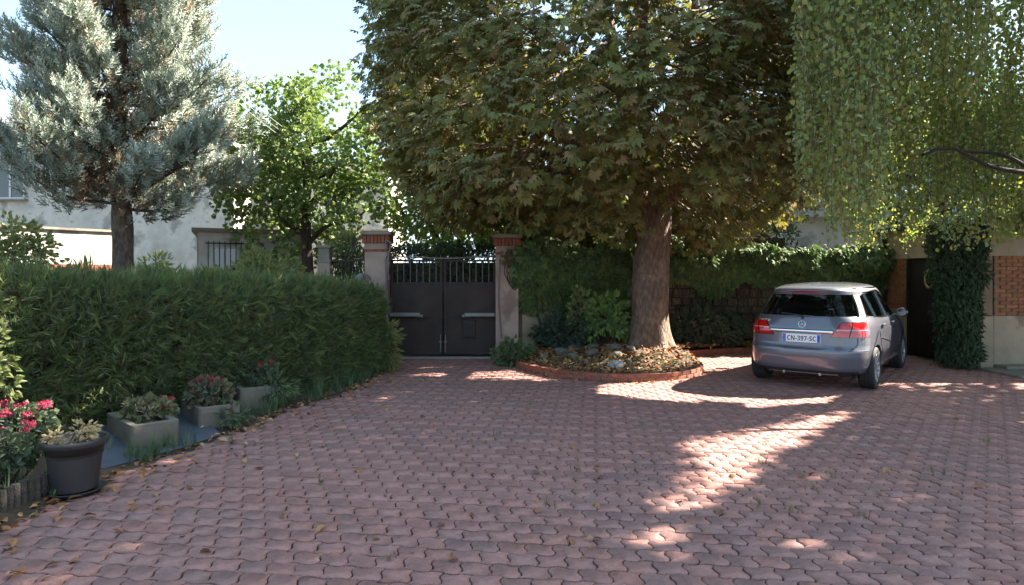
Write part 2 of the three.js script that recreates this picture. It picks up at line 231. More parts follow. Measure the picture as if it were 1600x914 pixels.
function gatePillar(x, d, h, label) {
  const t = thing('gate_pillar', label, 'pillar', V(x, 0, d), 0, 'pillars of the driveway gate'), w = 0.46;
  part('shaft', [box(w, h - 0.42, w, 0, (h - 0.42) / 2, 0, 0.012)], pinkStone, t);
  part('brick_band', box(w + 0.012, 0.05, w + 0.012, 0, h - 0.395, 0), redBrick[0], t);
  part('neck', box(w, 0.12, w, 0, h - 0.31, 0), pinkStone, t);
  const gs = [box(0.062, 0.16, 0.062, 0, 0, 0, 0.006), box(0.062, 0.155, 0.066, 0, 0, 0, 0.006)];
  for (let s = 0; s < 4; s++) for (let i = 0; i < 7; i++) { const a = s * Math.PI / 2, u = (i - 3) * 0.072, v = w / 2 + 0.012, b = part('brick', gs[i % 2], redBrick[(i * 2 + s) % 3], t); b.position.set(u * Math.cos(a) + v * Math.sin(a), h - 0.17, -u * Math.sin(a) + v * Math.cos(a)); b.rotation.y = a; }
  part('core', box(w - 0.03, 0.165, w - 0.03, 0, h - 0.168, 0), capStone, t);
  part('capstone', [box(w + 0.13, 0.05, w + 0.13, 0, h - 0.06, 0, 0.012), box(w + 0.07, 0.035, w + 0.07, 0, h - 0.02, 0, 0.01)], capStone, t);
  return t;
}
gatePillar(-2.73, 13.05, 2.56, 'taller stone gate pillar with brick cap left of the dark metal gate');
gatePillar(-0.1, 13.05, 2.5, 'stone gate pillar with brick cap right of the gate beside the ivy');
{
  const t = thing('metal_gate', 'dark brown double metal gate with row of vertical bars on top', 'gate', V(-1.4, 0, 13.0));
  for (const s of [-1, 1]) {
    const leaf = new THREE.Group(); leaf.name = 'gate_leaf'; t.add(leaf); const x0 = s * 0.015, x1 = s * 1.06, cx = (x0 + x1) / 2, w = 1.045;
    part('panel', [box(w - 0.06, 1.40, 0.012, cx, 0.78, 0.0)], gateBrown, leaf);
    part('leaf_frame', [box(0.045, 1.9, 0.045, x0 + s * 0.022, 1.03, 0), box(0.045, 1.9, 0.045, x1 - s * 0.022, 1.03, 0), box(w - 0.09, 0.045, 0.04, cx, 0.1, 0), box(w - 0.09, 0.04, 0.04, cx, 1.5, 0), box(w - 0.09, 0.04, 0.04, cx, 1.96, 0), box(w - 0.09, 0.035, 0.03, cx, 0.86, 0)], gateBrown, leaf);
    const bar = new THREE.CylinderGeometry(0.0095, 0.0095, 0.44, 8), bm = mat([0.13, 0.12, 0.12], 0.5, { metalness: 0.4 });
    for (let i = 1; i < 8; i++) { const b = part('bar', bar, bm, leaf); b.position.set(lerp(x0, x1, i / 8), 1.73, 0); }
    const arm = part('opener_arm', [box(0.62, 0.085, 0.09, s * 0.75, 0.89, 0.14, 0.02), box(0.16, 0.06, 0.06, s * 0.47, 0.865, 0.13, 0.015)], greyMetal, leaf);
    part('bracket', [box(0.16, 0.04, 0.03, s * 0.35, 0.83, 0.05), box(0.03, 0.05, 0.12, s * 0.43, 0.85, 0.08)], iron, arm);
    part('drop_bolt', [new THREE.CylinderGeometry(0.012, 0.012, 0.36, 8).translate(s * 0.05, 0.3, 0.035), box(0.05, 0.03, 0.05, s * 0.05, 0.34, 0.03)], greyMetal, leaf);
    for (const y of [0.35, 1.75]) part('hinge', new THREE.CylinderGeometry(0.025, 0.025, 0.1, 8).translate(s * 1.075, y, 0.02), iron, leaf);
    if (s > 0) { const lb = part('letter_box', box(0.24, 0.34, 0.07, 0.53, 0.6, 0.03, 0.008), gateBrown, leaf); part('flap', [box(0.17, 0.1, 0.012, 0.53, 0.65, 0.072), box(0.17, 0.006, 0.02, 0.53, 0.6, 0.075)], iron, lb); }
    part('lock_plate', box(0.07, 0.12, 0.02, s * 0.06, 0.75, 0.03), iron, leaf);
  }
  part('threshold', box(2.1, 0.035, 0.16, 0, 0.012, 0.02), mat([0.42, 0.40, 0.38], 0.9, { map: stainTex }), t);
  part('gate_post', box(0.06, 2.0, 0.07, 1.12, 1.0, -0.03), greyMetal, t); part('gate_post', box(0.06, 2.0, 0.07, -1.12, 1.0, -0.03), greyMetal, t);
  const cb = mat([0.16, 0.13, 0.12], 0.7);
  const pts = []; for (let i = 0; i <= 14; i++) { const u = i / 14; pts.push(new THREE.Vector3(lerp(-1.16, 1.14, u), 2.03 + 0.012 * Math.sin(u * 9) - 0.012 * Math.sin(u * Math.PI), 0.02 + 0.015 * Math.sin(u * 23))); }
  single('cable', [tube([V(-2.5, 0.9, 12.72), V(-2.5, 1.6, 12.7), V(-2.52, 2.0, 12.74), V(-2.49, 2.05, 12.9), ...pts.map((p) => V(p.x - 1.4, p.y, 13.0 - p.z)), V(-0.24, 1.95, 12.78), V(-0.26, 1.2, 12.77), V(-0.22, 0.6, 12.77), V(-0.2, 0.42, 12.77)], 0.017, 120, 7)], cb, 'dark cable running along the top of the gate between the pillars', 'cable');
  single('cable', [tube([V(-2.47, 1.55, 12.76), V(-2.46, 2.08, 12.74), V(-2.42, 2.3, 12.76), V(-2.52, 2.36, 12.77), V(-2.5, 2.2, 12.74)], 0.02, 40, 7)], cb, 'looped cable hanging on the left gate pillar', 'cable');
}
{ // small pillar and wrought-iron fence to the left of the gate
  const t = thing('stone_post', 'small stone post left of the wrought iron fence panel', 'post', V(-4.06, 0, 13.9));
  part('shaft', box(0.27, 1.95, 0.27, 0, 0.97, 0, 0.01), pinkStone, t); part('capstone', [box(0.24, 0.3, 0.24, 0, 2.1, 0, 0.01), box(0.32, 0.06, 0.32, 0, 2.28, 0, 0.012), box(0.3, 0.05, 0.3, 0, 1.97, 0)], capStone, t);
  const f = thing('wrought_iron_fence', 'wrought iron fence panel with scrolls between two stone pillars', 'fence', V(0, 0, 0)), a = [-3.9, 13.85], b = [-2.98, 13.2], at = (u, y) => V(lerp(a[0], b[0], u), y, lerp(a[1], b[1], u));
  part('top_rail', beam(at(0, 1.93), at(1, 2.0), 0.03, 0.05), iron, f); part('lower_rail', beam(at(0, 0.9), at(1, 0.9), 0.03, 0.04), iron, f);
  for (let i = 1; i < 10; i++) part('bar', beam(at(i / 10, 0.9), at(i / 10, 1.94 + 0.006 * i), 0.018, 0.018), iron, f);
  const scroll = (u0, y0, s, m = 1) => { const p = []; for (let i = 0; i <= 26; i++) { const k = i / 26, an = k * 9.2, r = s * (1 - 0.86 * k); p.push(at(u0 + m * r * Math.cos(an) * 0.9, y0 + r * Math.sin(an))); } return tube(p, 0.011, 40, 6); };
  for (const [u, y, s, m] of [[0.55, 2.12, 0.14, 1], [0.78, 2.14, 0.16, -1], [0.92, 2.08, 0.09, 1], [0.36, 2.05, 0.09, -1], [0.62, 2.3, 0.07, 1], [0.64, 1.55, 0.12, 1], [0.64, 1.75, 0.1, -1]]) part('scroll', scroll(u, y, s, m), iron, f);
  part('finial', [tube([at(0.66, 2.2), at(0.6, 2.34), at(0.64, 2.5)], 0.01, 10, 5), tube([at(0.66, 2.2), at(0.72, 2.34), at(0.68, 2.42)], 0.01, 10, 5)], iron, f);
  const lump = new THREE.IcosahedronGeometry(0.15, 2); { const p = lump.attributes.position; for (let i = 0; i < p.count; i++) { const k = 1 + 0.25 * (vnoise(p.getX(i) * 9 + 5, p.getZ(i) * 9 + p.getY(i) * 7, 0, 3) - 0.5); p.setXYZ(i, p.getX(i) * k * 1.1, p.getY(i) * k * 0.7, p.getZ(i) * k); } lump.computeVertexNormals(); }
  const ped = thing('stone_block', 'grey stone block lying beside the left gate pillar above the hedge', 'stone', V(-2.93, 1.6, 12.5)); part('block', metricUV(lump), mat([0.27, 0.25, 0.23], 0.95, { map: stainTex, bumpMap: coarseBump, bumpScale: 0.02 }), ped); part('ledge', box(0.5, 1.5, 0.2, 0.05, -0.83, 0), pinkStone, ped);
}
{ // garden wall behind the bed
  rnd = rngOf(311);
  const t = thing('garden_wall', 'old garden wall of rough stones and render half buried in ivy', 'wall', V(0, 0, 0));
  part('render_panel', beam(V(0.13, 0.95, 13.25), V(2.25, 0.95, 14.62), 0.3, 2.0), creamWall, t);
  part('mortar', box(6.3, 2.0, 0.3, 5.33, 0.95, -14.82), mat([0.115, 0.085, 0.06], 0.98, { map: stainTex, bumpMap: coarseBump, bumpScale: 0.02 }), t);
  part('coping', [box(6.4, 0.07, 0.42, 5.33, 1.99, -14.8), beam(V(0.13, 1.99, 13.25), V(2.25, 1.99, 14.62), 0.4, 0.07)], capStone, t);
  const sm = [[0.25, 0.19, 0.12], [0.20, 0.155, 0.10], [0.29, 0.225, 0.145], [0.17, 0.125, 0.085]].map((c) => mat(c, 0.96, { map: stainTex, bumpMap: coarseBump, bumpScale: 0.02 }));
  const geos = []; for (let k = 0; k < 5; k++) { const g = new RoundedBoxGeometry(1, 1, 0.16, 2, 0.06), p = g.attributes.position; for (let i = 0; i < p.count; i++) p.setXYZ(i, p.getX(i) + 0.07 * (vnoise(p.getY(i) * 3 + k * 5, p.getX(i) * 2, 0, k) - 0.5), p.getY(i) + 0.1 * (vnoise(p.getX(i) * 3 + k * 9, 1, 0, k) - 0.5), p.getZ(i) + 0.06 * (vnoise(p.getX(i) * 4 + k, p.getY(i) * 4, 0, k + 3) - 0.5)); g.computeVertexNormals(); geos.push(metricUV(g, k, k)); }
  for (let r = 0; r < 10; r++) { let x = 2.25 + R(0, 0.1); while (x < 8.3) { const w = R(0.2, 0.36), s = part('stone', geos[Math.floor(rnd() * 5)], sm[Math.floor(rnd() * 4)], t); s.scale.set(w - 0.022, 0.168, R(0.85, 1.15)); s.position.copy(V(x + w / 2, 0.12 + r * 0.19 + R(-0.006, 0.006), 14.69)); s.rotation.z = R(-0.03, 0.03); x += w; } }
}
{ // garage on the right: side wall with the door, front wall with a brick band
  const t = thing('garage', 'small garage with cream render, orange brick band and dark wooden door', 'garage', V(0, 0, 0)), X = 8.46, D = 11.55, top = 2.62;
  part('wall', [box(0.25, 0.96, 0.42, X + 0.125, 0.48, -11.765), box(0.25, 0.95, 0.78, X + 0.125, 0.475, -14.1), box(4.2, 0.95, 0.25, X + 2.36, 0.475, -D - 0.13), box(0.25, top - 2.02, 2.95, X + 0.125, (top + 2.02) / 2, -13.02), box(4.2, top - 2.02, 0.25, X + 2.36, (top + 2.02) / 2, -D - 0.13), box(0.2, top, 4, X + 4.4, top / 2, -13.7), box(4.3, top, 0.2, X + 2.2, top / 2, -15.6), box(0.25, top, 1.1, X + 0.127, top / 2, -15.05)], creamWall, t);
  part('brick_backing', [box(4.16, 1.08, 0.2, X + 2.36, 1.486, -D - 0.13), box(0.2, 1.08, 0.42, X + 0.13, 1.486, -11.765), box(0.2, 1.08, 0.78, X + 0.13, 1.486, -14.1)], mat([0.33, 0.24, 0.17], 0.98, { map: stainTex }), t);
  rnd = rngOf(91); const bg = [0, 1, 2].map((k) => metricUV(new RoundedBoxGeometry(0.205, 0.056, 0.06, 1, 0.005), k, k)), half = metricUV(new RoundedBoxGeometry(0.1, 0.056, 0.06, 1, 0.005));
  for (let r = 0; r < 16; r++) {
    const y = 0.985 + r * 0.067;
    for (let i = 0; i < 10; i++) { const b = part('brick', bg[Math.floor(rnd() * 3)], orangeBrick[Math.floor(rnd() * 4)], t); b.position.copy(V(X + 0.37 + i * 0.216 + (r % 2) * 0.108 + R(-0.002, 0.002), y, D + 0.036 + R(-0.002, 0.002))); }
    for (let i = 0; i < 3; i++) { const z = 13.83 + i * 0.216 + (r % 2) * 0.1; if (z > 14.45) continue; const b = part('brick', r % 2 && i === 2 ? half : bg[Math.floor(rnd() * 3)], orangeBrick[Math.floor(rnd() * 4)], t); b.position.copy(V(X + 0.036, y, z)); b.rotation.y = Math.PI / 2; }
  }
  const door = part('door', box(0.05, 2.0, 1.74, X + 0.12, 1.0, -12.84), darkWood, t);
  for (let i = 0; i < 9; i++) part('plank', box(0.03, 1.98, 0.182, X + 0.09, 1.0, -12.06 - i * 0.193, 0.004), darkWood, door);
  const ring = new THREE.TorusGeometry(0.13, 0.022, 8, 28).scale(1, 1.35, 1).rotateY(Math.PI / 2).translate(X + 0.06, 1.58, -13.05);
  part('porthole_ring', ring, mat([0.42, 0.32, 0.14], 0.4, { metalness: 0.7 }), door);
  part('porthole_glass', new THREE.CylinderGeometry(0.13, 0.13, 0.012, 28).scale(1.35, 1, 1).rotateZ(Math.PI / 2).translate(X + 0.068, 1.58, -13.05), glassDark, door);
  part('door_frame', [box(0.1, 2.02, 0.06, X + 0.06, 1.01, -11.98), box(0.1, 2.02, 0.06, X + 0.06, 1.01, -13.7)], darkWood, t);
  part('footing', [box(4.2, 0.1, 0.34, X + 2.36, 0.03, -D + 0.12, 0.02)], mat([0.34, 0.31, 0.26], 0.97, { map: stainTex, bumpMap: coarseBump, bumpScale: 0.02 }), t);
  const rg = new THREE.Shape([[-0.15, 0], [2.2, 0.2], [4.7, 0], [4.7, 0.09], [2.2, 0.29], [-0.15, 0.09]].map((p) => new THREE.Vector2(...p)));
  part('roof', metricUV(new THREE.ExtrudeGeometry(rg, { depth: 4.5, bevelEnabled: false }).translate(X, top, -15.8)), mat([0.06, 0.048, 0.04], 0.97, { map: stainTex, bumpMap: coarseBump, bumpScale: 0.03 }), t);
  part('gable', metricUV(new THREE.ExtrudeGeometry(new THREE.Shape([[0, 0], [4.45, 0], [2.2, 0.19]].map((p) => new THREE.Vector2(...p))), { depth: 0.2, bevelEnabled: false }).translate(X + 0.02, top, -D - 0.22)), creamWall, t);
  part('downpipe', new THREE.CylinderGeometry(0.045, 0.045, 2.6, 12).translate(X - 0.06, 1.3, -14.42), darkWood, t);
  struct('apron', [box(3, 0.04, 1.0, X + 1.4, 0.01, -10.98, 0.015)], mat([0.33, 0.29, 0.24], 0.97, { map: stainTex, bumpMap: coarseBump, bumpScale: 0.02 }), 'rough concrete strip in front of the garage wall', 'pavement');
}
function windowOn(t, x, y, d, w, h, turn, o = {}) { // frame, panes, sill; shutters or bars if asked
  const g = new THREE.Group(); g.name = o.name ?? 'window'; g.position.copy(V(x, y, d)); g.rotation.y = turn; t.add(g);
  const fm = o.frame ?? mat([0.6, 0.58, 0.55], 0.7);
  part('pane', box(w / 2 - 0.03, h - 0.05, 0.02, -w / 4, 0, 0), glassDark, g); part('pane', box(w / 2 - 0.03, h - 0.05, 0.02, w / 4, 0, 0), glassDark, g);
  part('frame', [box(0.06, h, 0.07, -w / 2, 0, 0.005), box(0.06, h, 0.07, w / 2, 0, 0.005), box(0.06, h - 0.02, 0.06, 0, 0, 0.005), box(w, 0.06, 0.066, 0, h / 2, 0.005), box(w, 0.06, 0.066, 0, -h / 2, 0.005)], fm, g);
  part('sill', box(w + 0.2, 0.06, 0.16, 0, -h / 2 - 0.06, 0.04), capStone, g);
  if (o.shutters) for (const s of [-1, 1]) part('shutter', box(w / 2, h + 0.04, 0.04, s * (w * 0.75 + 0.06), 0, 0.04), o.shutters, g);
  if (o.bars) { for (let i = 0; i <= 6; i++) part('bar', box(0.022, h + 0.25, 0.022, -w / 2 - 0.08 + i * (w + 0.16) / 6, 0.03, 0.13), iron, g); part('bar_rail', [box(w + 0.3, 0.03, 0.03, 0, h / 2 + 0.1, 0.13), box(w + 0.3, 0.03, 0.03, 0, -h / 2 - 0.02, 0.13)], iron, g); }
  return g;
}
{ // pale house and its low annex behind the conifer
  const h = thing('house', 'tall pale rendered house behind the silvery conifer', 'house', V(0, 0, 0));
  part('wall', [box(9.5, 6.6, 7, -14.2, 3.3, -25.2)], whiteWall, h);
  const roof = new THREE.BufferGeometry(); { const a = [-19.3, 6.6, -21.3], b = [-9.1, 6.6, -21.3], c = [-9.1, 6.6, -29.1], d = [-19.3, 6.6, -29.1], e = [-16.2, 8.6, -25.2], f = [-12.2, 8.6, -25.2]; roof.setAttribute('position', new THREE.Float32BufferAttribute([...a, ...b, ...f, ...a, ...f, ...e, ...b, ...c, ...f, ...c, ...d, ...e, ...c, ...e, ...f, ...d, ...a, ...e, ...a, ...d, ...c, ...a, ...c, ...b], 3)); roof.computeVertexNormals(); }
  part('roof', metricUV(roof), zinc, h); part('cornice', box(9.8, 0.2, 0.3, -14.2, 6.45, -21.65), whiteWall, h);
  for (const x of [-17, -14.4, -11.4]) windowOn(h, x, 5.0, 21.66, 0.95, 1.5, 0); for (const x of [-17, -9.95]) windowOn(h, x, 2.6, 21.66, 0.7, 0.75, 0);
  const a = thing('annex', 'low flat roofed annex with barred window left of the ginkgo tree', 'annex', V(-8.0, 0, 16.3), 0.42);
  part('wall', [box(2.7, 2.76, 3.6, 1.35, 1.38, -1.8)], whiteWall, a);
  part('side_wall', box(0.03, 2.7, 3.6, -0.018, 1.36, -1.8), mat([0.60, 0.47, 0.37], 0.94, { map: stainTex, bumpMap: fineBump, bumpScale: 0.003 }), a, 'pink rendered side wall');
  part('roof_slab', box(3.0, 0.1, 3.9, 1.35, 2.81, -1.78), capStone, a);
  windowOn(a, 0.62, 1.95, 0.0, 0.62, 0.85, 0, { bars: true }).position.set(0.62, 1.95, 0.012);
  const dr = part('door', box(0.4, 2.2, 0.04, 1.35, 1.15, 0.015), darkWood, a); part('door_frame', [box(0.05, 2.2, 0.07, 1.12, 1.12, 0.02), box(0.05, 2.2, 0.07, 1.58, 1.12, 0.02), box(0.5, 0.05, 0.07, 1.35, 2.27, 0.02)], whiteWall, dr);
  const w = thing('boundary_wall', 'sunlit white wall with tile coping behind the conifer trunk', 'wall', V(-11.0, 0, 18.0), 0.95);
  part('wall', box(6.6, 2.85, 0.25, 3.3 - 6.6, 1.42, 0), mat([0.78, 0.75, 0.71], 0.94, { map: stainTex }), w); part('plinth', box(6.6, 1.95, 0.06, -3.3, 0.97, 0.17), redBrick[1], w);
  part('coping', box(6.7, 0.06, 0.4, -3.3, 2.87, 0), capStone, w);
}
{
  const h = thing('house', 'white sunlit building beyond the gate behind the ginkgo tree', 'house', V(0, 0, 0));
  part('wall', box(4.6, 5.6, 4, -6.95, 2.8, -26), whiteWall, h); part('cornice', [box(4.9, 0.2, 4.3, -6.95, 5.65, -26), box(4.7, 0.12, 0.2, -6.95, 3.4, -23.93)], whiteWall, h);
  part('pilaster', box(0.3, 5.5, 0.12, -5.4, 2.75, -23.95), whiteWall, h); for (const x of [-8.3, -6.6]) windowOn(h, x, 4.5, 23.97, 0.8, 1.3, 0);
  windowOn(h, -4.98, 2.3, 23.97, 0.3, 0.5, 0);
  part('roof', box(5, 0.12, 4.4, -6.95, 5.81, -26), tileRed, h);
}
{
  const h = thing('house', 'bluish house with blue shutters glimpsed through the birch curtain', 'house', V(0, 0, 0));
  part('wall', box(9, 7.2, 6, 13.3, 3.6, -25.1), blueWall, h); part('roof', box(9.6, 0.3, 6.6, 13.3, 7.35, -25.1), tileRed, h); part('cornice', box(9.3, 0.22, 0.25, 13.3, 3.75, -22.0), blueWall, h);
  const sh = mat([0.05, 0.13, 0.36], 0.6); for (const [x, y] of [[14.2, 5.2], [14.2, 2.4], [11.2, 5.4]]) windowOn(h, x, y, 22.06, 0.8, 1.4, 0, { shutters: sh });
  const p = thing('porch', 'stone porch with dark roof beside the bluish house', 'porch', V(7.9, 0, 21.5));
  part('column', new THREE.CylinderGeometry(0.15, 0.17, 3.0, 14).translate(-0.6, 1.5, 0), pinkStone, p); part('column', new THREE.CylinderGeometry(0.15, 0.17, 3.0, 14).translate(0.5, 1.5, 0), pinkStone, p);
  part('entablature', [box(1.7, 0.35, 1.4, 0, 3.15, -0.5), box(1.9, 0.1, 1.6, 0, 3.38, -0.5)], pinkStone, p); part('roof', box(2.0, 0.3, 1.8, 0, 3.6, -0.5), darkWood, p);
}
{ // overhead wires
  const wm = mat([0.25, 0.25, 0.27], 0.6);
  for (const [k, lab] of [[0, 'uppermost overhead wire crossing the conifer'], [1, 'middle overhead wire crossing the conifer'], [2, 'lowest overhead wire crossing the conifer']])
    single('overhead_wire', tube([V(-8.6, 9.2 - k * 0.22, 11.6), V(-7.2, 7.2 - k * 0.17, 12.6), V(-5.6, 5.35 - k * 0.13, 14.2), V(-4.0, 4.3 - k * 0.1, 18.5)], 0.008, 40, 5), wm, lab, 'wire', 'overhead wires');
}
// ---------------------------------------------------------------- trees
const barkOf = (rgb) => mat(rgb, 0.95, { map: barkTex, bumpMap: barkBump, bumpScale: 0.03 });
const wander = (a, b, n, k) => { const p = []; for (let i = 0; i <= n; i++) { const t = i / n, q = a.clone().lerp(b, t); if (i && i < n) q.add(randDir().multiplyScalar(k)); p.push(q); } return p; };

// big horse chestnut
{
  rnd = rngOf(2024);
  const t = thing('chestnut_tree', 'large horse chestnut with browning leaves over the brick bed', 'tree', V(0, 0, 0)), bark = barkOf([0.40, 0.29, 0.225]), darkBark = bark;
  const base = V(2.78, 0.08, 12.75), fork = V(2.86, 2.85, 12.8);
  part('trunk', limb([base, V(2.76, 0.9, 12.75), V(2.78, 1.8, 12.78), fork, V(2.75, 3.6, 12.9)], 0.36, 0.31, { seg: 60, rad: 48, lump: 0.09, flare: 0.5, seed: 4 }), bark, t);
  const c = V(1.88, 6.5, 12.8), rx = 4.5, ry = 4.35, rz = 4.3;
  const big = [[V(2.75, 3.1, 12.8), V(1.9, 3.7, 12.1), V(0.9, 4.2, 11.6), V(-0.2, 4.6, 11.3)], [V(2.8, 3.0, 12.8), V(3.5, 3.5, 12.6), V(4.2, 4.1, 12.3), V(5.2, 5.0, 12.0)], [V(2.75, 3.3, 12.9), V(2.3, 5, 13), V(2.0, 7, 13.2), V(1.7, 10, 13)], [V(2.75, 3.3, 12.9), V(3.3, 5, 13.6), V(4.0, 7, 14.4), V(4.3, 9, 14.6)], [V(2.7, 3.3, 12.9), V(1.4, 4.6, 13.8), V(0, 6, 14.6), V(-1.5, 7.5, 14.8)], [V(2.7, 3.4, 12.7), V(2.4, 4.6, 11.6), V(2.2, 6, 10.6), V(2.2, 7.6, 9.9)], [V(1.6, 3.85, 12.0), V(0.2, 5, 12.4), V(-1.3, 6.2, 12.8), V(-2.4, 7, 12.8)], [V(3.6, 3.55, 12.5), V(3.9, 5, 11.4), V(4.3, 6.6, 10.8), V(4.6, 8, 10.6)]];
  big.forEach((p, i) => part('limb', limb(p, i < 2 ? 0.19 : 0.15, 0.05, { seg: 18, rad: 12, lump: 0.12, seed: i + 2 }), darkBark, t));
  // clumps of palmate leaves
  const leaflets = []; for (let k = 0; k < 7; k++) { const a = (k - 3) * 0.56, l = 0.172 - 0.022 * Math.abs(k - 3); leaflets.push(blade(l, l * 0.40, { wide: 0.66, seg: 1, fold: 0.3, bend: 0.35, m: new THREE.Matrix4().makeRotationZ(-a).multiply(new THREE.Matrix4().makeTranslation(0, 0.012, 0)) })); }
  const geo = merge(leaflets), list = [], twigs = [];
  const inCrown = (p) => { const x = Math.abs(p.x - c.x) / rx, y = Math.abs(p.y - c.y) / ry, z = Math.abs(p.z - c.z) / rz; return Math.pow(x, 3) + Math.pow(y, 3) + Math.pow(z, 3); };
  const clumps = [];
  for (let i = 0; clumps.length < 1500 && i < 90000; i++) { const p = new THREE.Vector3(c.x + R(-rx, rx), c.y + R(-ry, ry), c.z + R(-rz, rz)), q = inCrown(p); const u = 0.30 + 0.75 * vnoise(p.x * 0.9 + 20, p.y * 0.9 + p.z * 0.7 + 40, 0, 6); if (q > 1 || q < 0.26 * u * 1.6) continue; const pass = vnoise(p.x * 0.8 + 9, p.y * 0.8 + p.z * 0.5 + 30, 0, 12); if (pass < 0.14) continue; if (p.y < 3.15 && p.z > -11.2 || p.y < (p.x < 1 ? 2.95 : 2.6)) continue; if (Math.hypot((p.x - c.x) / rx, (p.z - c.z) / rz) > lerp(1, 0.4, clamp((p.y - 7.0) / 3.4, 0, 1))) continue; { const dd = -p.z, yy = 1.7 + 0.205 * dd; if (dd < 11.5 && p.x > -0.02 * dd && p.x < 0.085 * dd && Math.abs(p.y - yy) < 0.4) continue; } if (clumps.some((k) => k.distanceToSquared(p) < 0.07)) continue; clumps.push(p); }
  for (const p of clumps) {
    const out = p.clone().sub(c).setY((p.y - c.y) * 0.6).normalize(), s = R(0.42, 0.62), n = Math.floor(R(25, 38));
    twigs.push(limb([p.clone().addScaledVector(out, -R(0.8, 1.3)).add(randDir().multiplyScalar(0.25)), p.clone().addScaledVector(out, -0.4), p], 0.022, 0.008, { seg: 4, rad: 4 }));
    for (let i = 0; i < n; i++) { const o = randDir(); o.addScaledVector(out, 0.5); o.y *= 0.75; const q = p.clone().addScaledVector(o, s * R(0.55, 1)); if (shadesGap(q, 0.12, 0.13)) continue;
      if (inCrown(q) > 1.12) continue;
      const dir = o.clone().setY(o.y * 0.4 - R(-0.1, 0.75)).normalize(), nn = out.clone().multiplyScalar(0.7).add(UP).add(randDir().multiplyScalar(0.7)).normalize();
      list.push([frame(q, dir, nn, R(0.55, 1.05)), Math.floor(Math.pow(rnd(), 1.15) * 8)]); }
  }
  part('twigs', twigs, darkBark, t);
  foliage(t, 'crown', 'leaf', geo, list, leafMat([1, 1, 1], 0.42), { parts: 300, tints: [[0.16, 0.17, 0.028], [0.13, 0.15, 0.026], [0.185, 0.185, 0.032], [0.195, 0.17, 0.036], [0.115, 0.135, 0.025], [0.21, 0.175, 0.04], [0.17, 0.19, 0.03], [0.23, 0.15, 0.047]] });
  console.log('chestnut', list.length);
}

